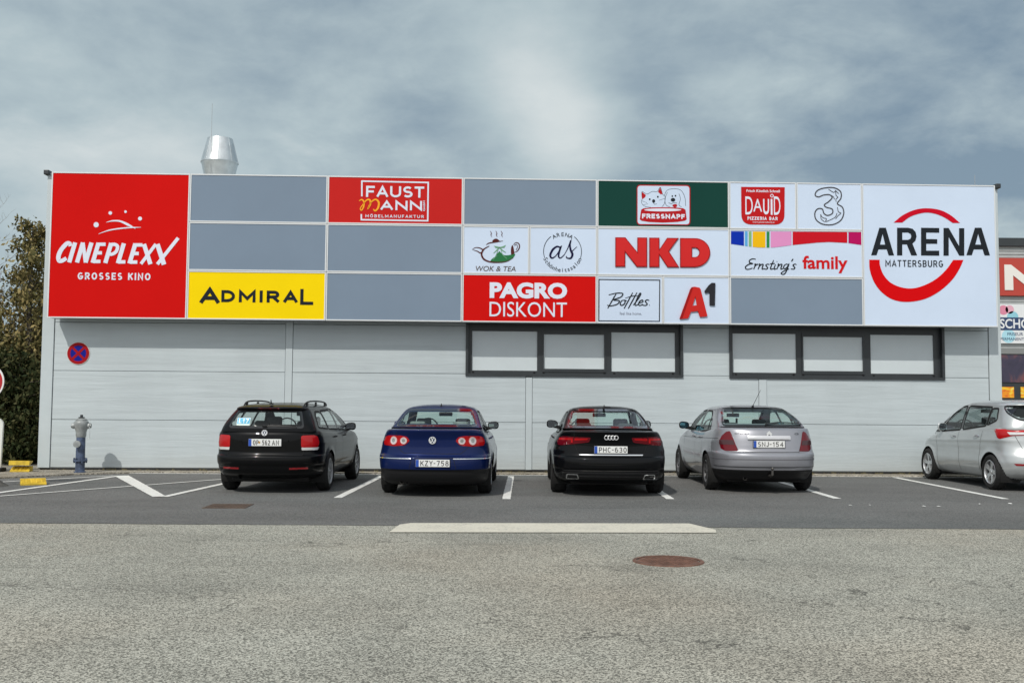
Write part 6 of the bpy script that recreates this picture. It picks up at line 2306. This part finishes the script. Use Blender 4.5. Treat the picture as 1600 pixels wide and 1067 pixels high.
def silver_hatchback():
    sp = dict(L=4.1, W=.882, wheels=[(.69, .315), (3.305, .315)], ra=.352, tyre=(.315, .205, .212), track=.785, ztop=1.595, zd=1.10, drop=.125, d0=.35, d1=3.0, yp=1.6, roof_curve=.012,
              tr=.06, nr=2.4, crease=(.010, .88), flare=.022, paint=car_paint('pale_silver_paint', (.50, .525, .53), .55, .34, coat=.8),
              lower=[(.19, .72, .30, 3.85, .35), (.24, .80, .14, 3.98, .45), (.30, .83, .05, 4.03, .5), (.40, .86, .01, 4.07, .5), (.50, .872, .0, 4.09, .5), (.60, .868, .012, 4.1, .5), (.68, .868, .05, 4.09, .5), (.78, .876, .085, 4.05, .5), (.90, .878, .10, 3.85, .5),
                     (1.0, .865, .12, 3.6, .45), (1.06, .848, .138, 3.45, .45), (1.088, .825, .17, 3.38, .4), (1.10, .74, .3, 3.25, .4), (1.104, .4, .6, 2.9, .3), (1.105, .05, 1.2, 1.8, .2)],
              upper=[(1.02, .80, .17, 3.46, .4), (1.08, .812, .155, 3.38, .4), (1.16, .79, .17, 3.22, .4), (1.3, .742, .235, 2.92, .4), (1.42, .69, .31, 2.62, .38), (1.485, .655, .35, 2.42, .35), (1.495, .65, .30, 2.4, .35), (1.515, .63, .29, 2.32, .35), (1.55, .56, .4, 2.15, .35),
                     (1.575, .44, .62, 2.0, .3), (1.59, .25, .95, 1.8, .2), (1.595, .03, 1.3, 1.5, .05)],
              doors=[('door#a', 1.02, 1.92), ('door#b', 1.92, 2.9)], bumper_z=.64, lid=[(-.52, .645), (.52, .645), (.66, .95), (.68, 1.09), (-.68, 1.09), (-.66, .95)], lid_name='tailgate',
              glass=[('s', fillet([(-.56, 1.235), (.56, 1.235), (.72, 1.36), (.755, 1.47), (-.755, 1.47), (-.72, 1.36)], .06), 'rear_window'),
                     ('y', fillet([(.63, 1.225), (.93, 1.13), (.93, 1.43), (.72, 1.43)], .05), 'side_window'), ('y', fillet([(.965, 1.12), (1.86, 1.035), (1.86, 1.475), (.965, 1.455)], .04), 'side_window'),
                     ('y', fillet([(1.95, 1.03), (2.80, .985), (2.45, 1.31), (2.2, 1.45), (1.95, 1.475)], .04), 'side_window'), ('y', fillet([(2.86, .985), (3.16, .985), (2.60, 1.27)], .03), 'side_window'), ('f', [(-.64, 1.12), (.64, 1.12), (.55, 1.46), (-.55, 1.46)], 'windscreen')],
              shelf=([.1, 1.2, 3.4], [1.09, 1.02, .98]), dash_y=2.9, dash_z=1.05, mir_y=2.55, mir_z=1.38, roofline=([.4, 1.5], [1.54, 1.595]))
    c = Car('parked_car', 'pale silver tall hatchback car parked at the right end of the row', (9.36, 17.55, .004), -.9, sp)
    c.glazing(M['glass_dark'], .034)
    c.wheels(M['alloy'], 5, 'twin')
    lamp = fillet([(.36, 1.075), (.80, 1.118), (1.02, 1.125), (1.05, 1.06), (.97, .915), (.92, .90), (.70, .960), (.36, .972)], .03)
    both(c, 'tail_light', lamp, M['lamp_red'], off=.006, thick=.012, dome=.012)
    both(c, 'reversing_light', fillet([(.40, .985), (.40, 1.02), (.78, 1.02), (.74, .975)], .012), M['lamp_clear'], off=.020, thick=.006)
    both(c, 'reflector', fillet([(.45, .452), (.45, .485), (.74, .487), (.70, .45)], .012), M['reflector'], off=.005, thick=.007)
    c.seams([([(-.68, 1.08), (-.66, .95), (-.52, .645), (.52, .645), (.66, .95), (.68, 1.08)], 's', 1, 'lo')] + [([(y, .27), (y, 1.0)], 'y', s, 'lo') for y in (1.92, 2.88) for s in (1, -1)] +
            [([(1.06, .75), (1.0, .9), (.98, 1.03)], 'y', s, 'lo') for s in (1, -1)] + [([(1.05, .75), (1.12, .55), (1.13, .28)], 'y', s, 'lo') for s in (1, -1)])
    for sd in (1, -1):
        for y, nm in ((1.12, 'door#a'), (2.05, 'door#b')):
            c.handle(y + .05, .93 if y < 1.5 else .90, sd, M['chrome'], w=.21, parent=c.parts.get(nm + ('R' if sd > 0 else 'L')))
        c.mirror(sd, .86, 2.62, 1.07, sp['paint'], w=.20, h=.16)
        for y, w_ in ((1.905, .10), (.947, .05)):
            c.patch('window_pillar', [(y - w_ / 2, 1.05 if y > 1.5 else 1.14), (y + w_ / 2, 1.045 if y > 1.5 else 1.13), (y + w_ / 2, 1.465 if y > 1.5 else 1.44), (y - w_ / 2, 1.465 if y > 1.5 else 1.44)], M['gloss_black'], mode='y', side=sd, shell='up', off=.0025, thick=.004)
    c.seats(1.75, 1.20, rear_y=.95, rear_z=1.18)
    return c


M['badge_dark'] = pmat('badge_dark', (.10, .10, .11), .3, .8)
M['badge_silver'] = pmat('badge_silver', (.72, .73, .74), .3, .3)
M['badge_blue'] = pmat('badge_blue', (.02, .035, .07), .2, coat=.8)
black_estate()
blue_saloon()
black_saloon()
silver_liftback()
silver_hatchback()

# ---------------------------------------------------------------- trees beyond the left end of the building
def leaf_mat(name, cols, scale=1.3):
    m, g, p = new_mat(name)
    pos = g.n('ShaderNodeNewGeometry').outputs['Position']
    rnd = g.n('ShaderNodeNewGeometry').outputs['Random Per Island']
    n = g.noise(pos, scale, 4, .6)
    f = g.math('ADD', g.math('MULTIPLY', n, .6), g.math('MULTIPLY', rnd, .4))
    col = g.ramp(f, [(.30, cols[0]), (.48, cols[1]), (.66, cols[2])], 'LINEAR')
    g.put(p.inputs['Base Color'], col)
    p.inputs['Roughness'].default_value = .75
    p.inputs['Specular IOR Level'].default_value = .2
    return m


LEAF = [leaf_mat('thuja_green', [(.013, .022, .006), (.028, .038, .011), (.062, .060, .022)]),
        leaf_mat('olive_green', [(.060, .060, .020), (.150, .130, .048), (.30, .235, .10)]),
        leaf_mat('brown_green', [(.080, .062, .028), (.165, .125, .056), (.30, .225, .11)])]
BARK = pmat('grey_bark', (.10, .085, .065), .9, vary=.35, vscale=8)
TWIG = pmat('pale_twig', (.17, .145, .12), .9, vary=.3, vscale=6)


def leafy_tree(name, label, x, y, h, r, mat, seed, n=9000, kind='cone', low=.05, group='trees beyond the building'):
    rn = np.random.default_rng(seed)
    t = thing(name, label, 'tree', (x, y, 0), 0, group)
    py = random.Random(seed)
    tr = MB().tube([(0, 0, -.2), (.05, 0, h * .3), (-.04, .03, h * .6), (0, 0, h * .93)], [.02 * h, .016 * h, .010 * h, .003 * h], 10)
    ends = []
    for i in range(34):
        z = h * (low + .06 + (.9 - low) * i / 34)
        a = py.uniform(0, 6.28)
        rad = r * ((1 - (z / h)) ** .75 * 1.05 + .10) if kind == 'cone' else r * math.sqrt(max(.05, 1 - (2 * z / h - 1.05) ** 2))
        ln = rad * py.uniform(.7, 1.05)
        e = (math.cos(a) * ln, math.sin(a) * ln, z + ln * py.uniform(.05, .35))
        m_ = (e[0] * .5, e[1] * .5, z + ln * .08)
        tr.tube([(0, 0, z), m_, e], [.006 * h * (1 - z / h) + .012, .012, .004], 6)
        ends.append((np.array(e), ln))
        ends.append((np.array(m_), ln * .8))
    tr.build('trunk', BARK, t, True)
    # clumps of small leaf faces round the limb ends
    v, f = [], []
    per = n // len(ends)
    for e, ln in ends:
        k = int(per * rn.uniform(.3, 1.6) * (1.0 if e[2] < h * .55 else .42))
        sig = (.16 + .22 * ln) * (1.0 if e[2] < h * .55 else .62)
        c = e + rn.normal(0, 1, (k, 3)) * np.array([sig, sig, sig * .75])
        d = rn.normal(0, 1, (k, 3))
        d /= np.linalg.norm(d, axis=1)[:, None]
        d[:, 2] -= .5
        u = np.cross(d, rn.normal(0, 1, (k, 3)))
        u /= np.linalg.norm(u, axis=1)[:, None]
        sz = rn.uniform(.025, .075, k)[:, None]
        q = np.stack([c - d * sz, c + u * sz * .55, c + d * sz, c - u * sz * .55], 1)
        q[:, :, 2] = np.maximum(q[:, :, 2], .03)
        b = len(v)
        v += [tuple(p) for p in q.reshape(-1, 3)]
        f += [(b + 4 * i, b + 4 * i + 1, b + 4 * i + 2, b + 4 * i + 3) for i in range(k)]
    mesh('crown', v, f, mat, t)
    return t


def bare_tree(label, x, y, h, seed):
    t = thing('bare_tree', label, 'tree', (x, y, 0), 0, 'trees beyond the building')
    rn = random.Random(seed)
    trunk = MB().tube([(0, 0, -.1), (.04, 0, h * .3), (-.03, .02, h * .6), (.05, 0, h * .85), (.0, 0, h)], [.055, .045, .032, .018, .008], 8)
    tw = MB()

    def grow(p, d, ln, rad, lev):
        q = [Vector(p)]
        dd = Vector(d)
        for i in range(4):
            dd = (dd + Vector((rn.uniform(-.25, .25), rn.uniform(-.25, .25), rn.uniform(-.05, .22)))).normalized()
            q.append(q[-1] + dd * ln / 4)
        tw.tube(q, [rad, rad * .85, rad * .7, rad * .5, rad * .25], 5, False)
        if lev < 2:
            for k in range(4 if lev == 0 else 3):
                b = q[rn.randint(1, 4)]
                nd = (dd + Vector((rn.uniform(-1, 1), rn.uniform(-1, 1), rn.uniform(-.2, .7)))).normalized()
                grow(b, nd, ln * rn.uniform(.35, .6), rad * .55, lev + 1)
    for i in range(26):
        z = h * (.15 + .83 * i / 26)
        a = rn.uniform(0, 6.28)
        grow((0, 0, z), (math.cos(a), math.sin(a), .35), rn.uniform(.7, 1.5) * (1.25 - z / h * .8), .016 * (1.3 - z / h), 0)
    trunk.build('trunk', TWIG, t, True)
    tw.build('branches', TWIG, t, True)


leafy_tree('conifer_tree', 'tall olive evergreen just left of the building corner', -11.95, 25.3, 6.15, 1.25, LEAF[1], 11, 17000)
leafy_tree('conifer_tree', 'tall brownish evergreen at the left edge behind the road sign', -14.3, 26.2, 6.35, 1.45, LEAF[2], 12, 17000)
leafy_tree('conifer_tree', 'dark evergreen filling the gap between the two tall trees', -13.2, 28.0, 5.2, 1.6, LEAF[1], 13, 17000)
leafy_tree('conifer_tree', 'low dark green evergreen bush at the left edge', -12.9, 24.0, 3.1, 1.15, LEAF[0], 14, 22000, 'ball', .0)
leafy_tree('conifer_tree', 'low dark evergreen bush against the building corner', -11.5, 23.9, 2.5, 1.0, LEAF[0], 15, 20000, 'ball', .0)
leafy_tree('conifer_tree', 'dark evergreen standing behind the corner bush', -10.9, 27.6, 4.9, 1.5, LEAF[0], 16, 18000)
leafy_tree('conifer_tree', 'broad dark evergreen outside the left edge', -15.6, 24.2, 4.6, 1.6, LEAF[0], 17, 10000)
leafy_tree('conifer_tree', 'far dark evergreen behind the brownish one', -15.9, 29.5, 5.7, 1.9, LEAF[1], 18, 10000)
leafy_tree('conifer_tree', 'far dark evergreen behind the middle of the trees', -12.6, 30.5, 4.6, 2.0, LEAF[0], 19, 10000)
bare_tree('thin leafless young tree rising in front of the evergreens', -13.05, 25.0, 6.35, 5)
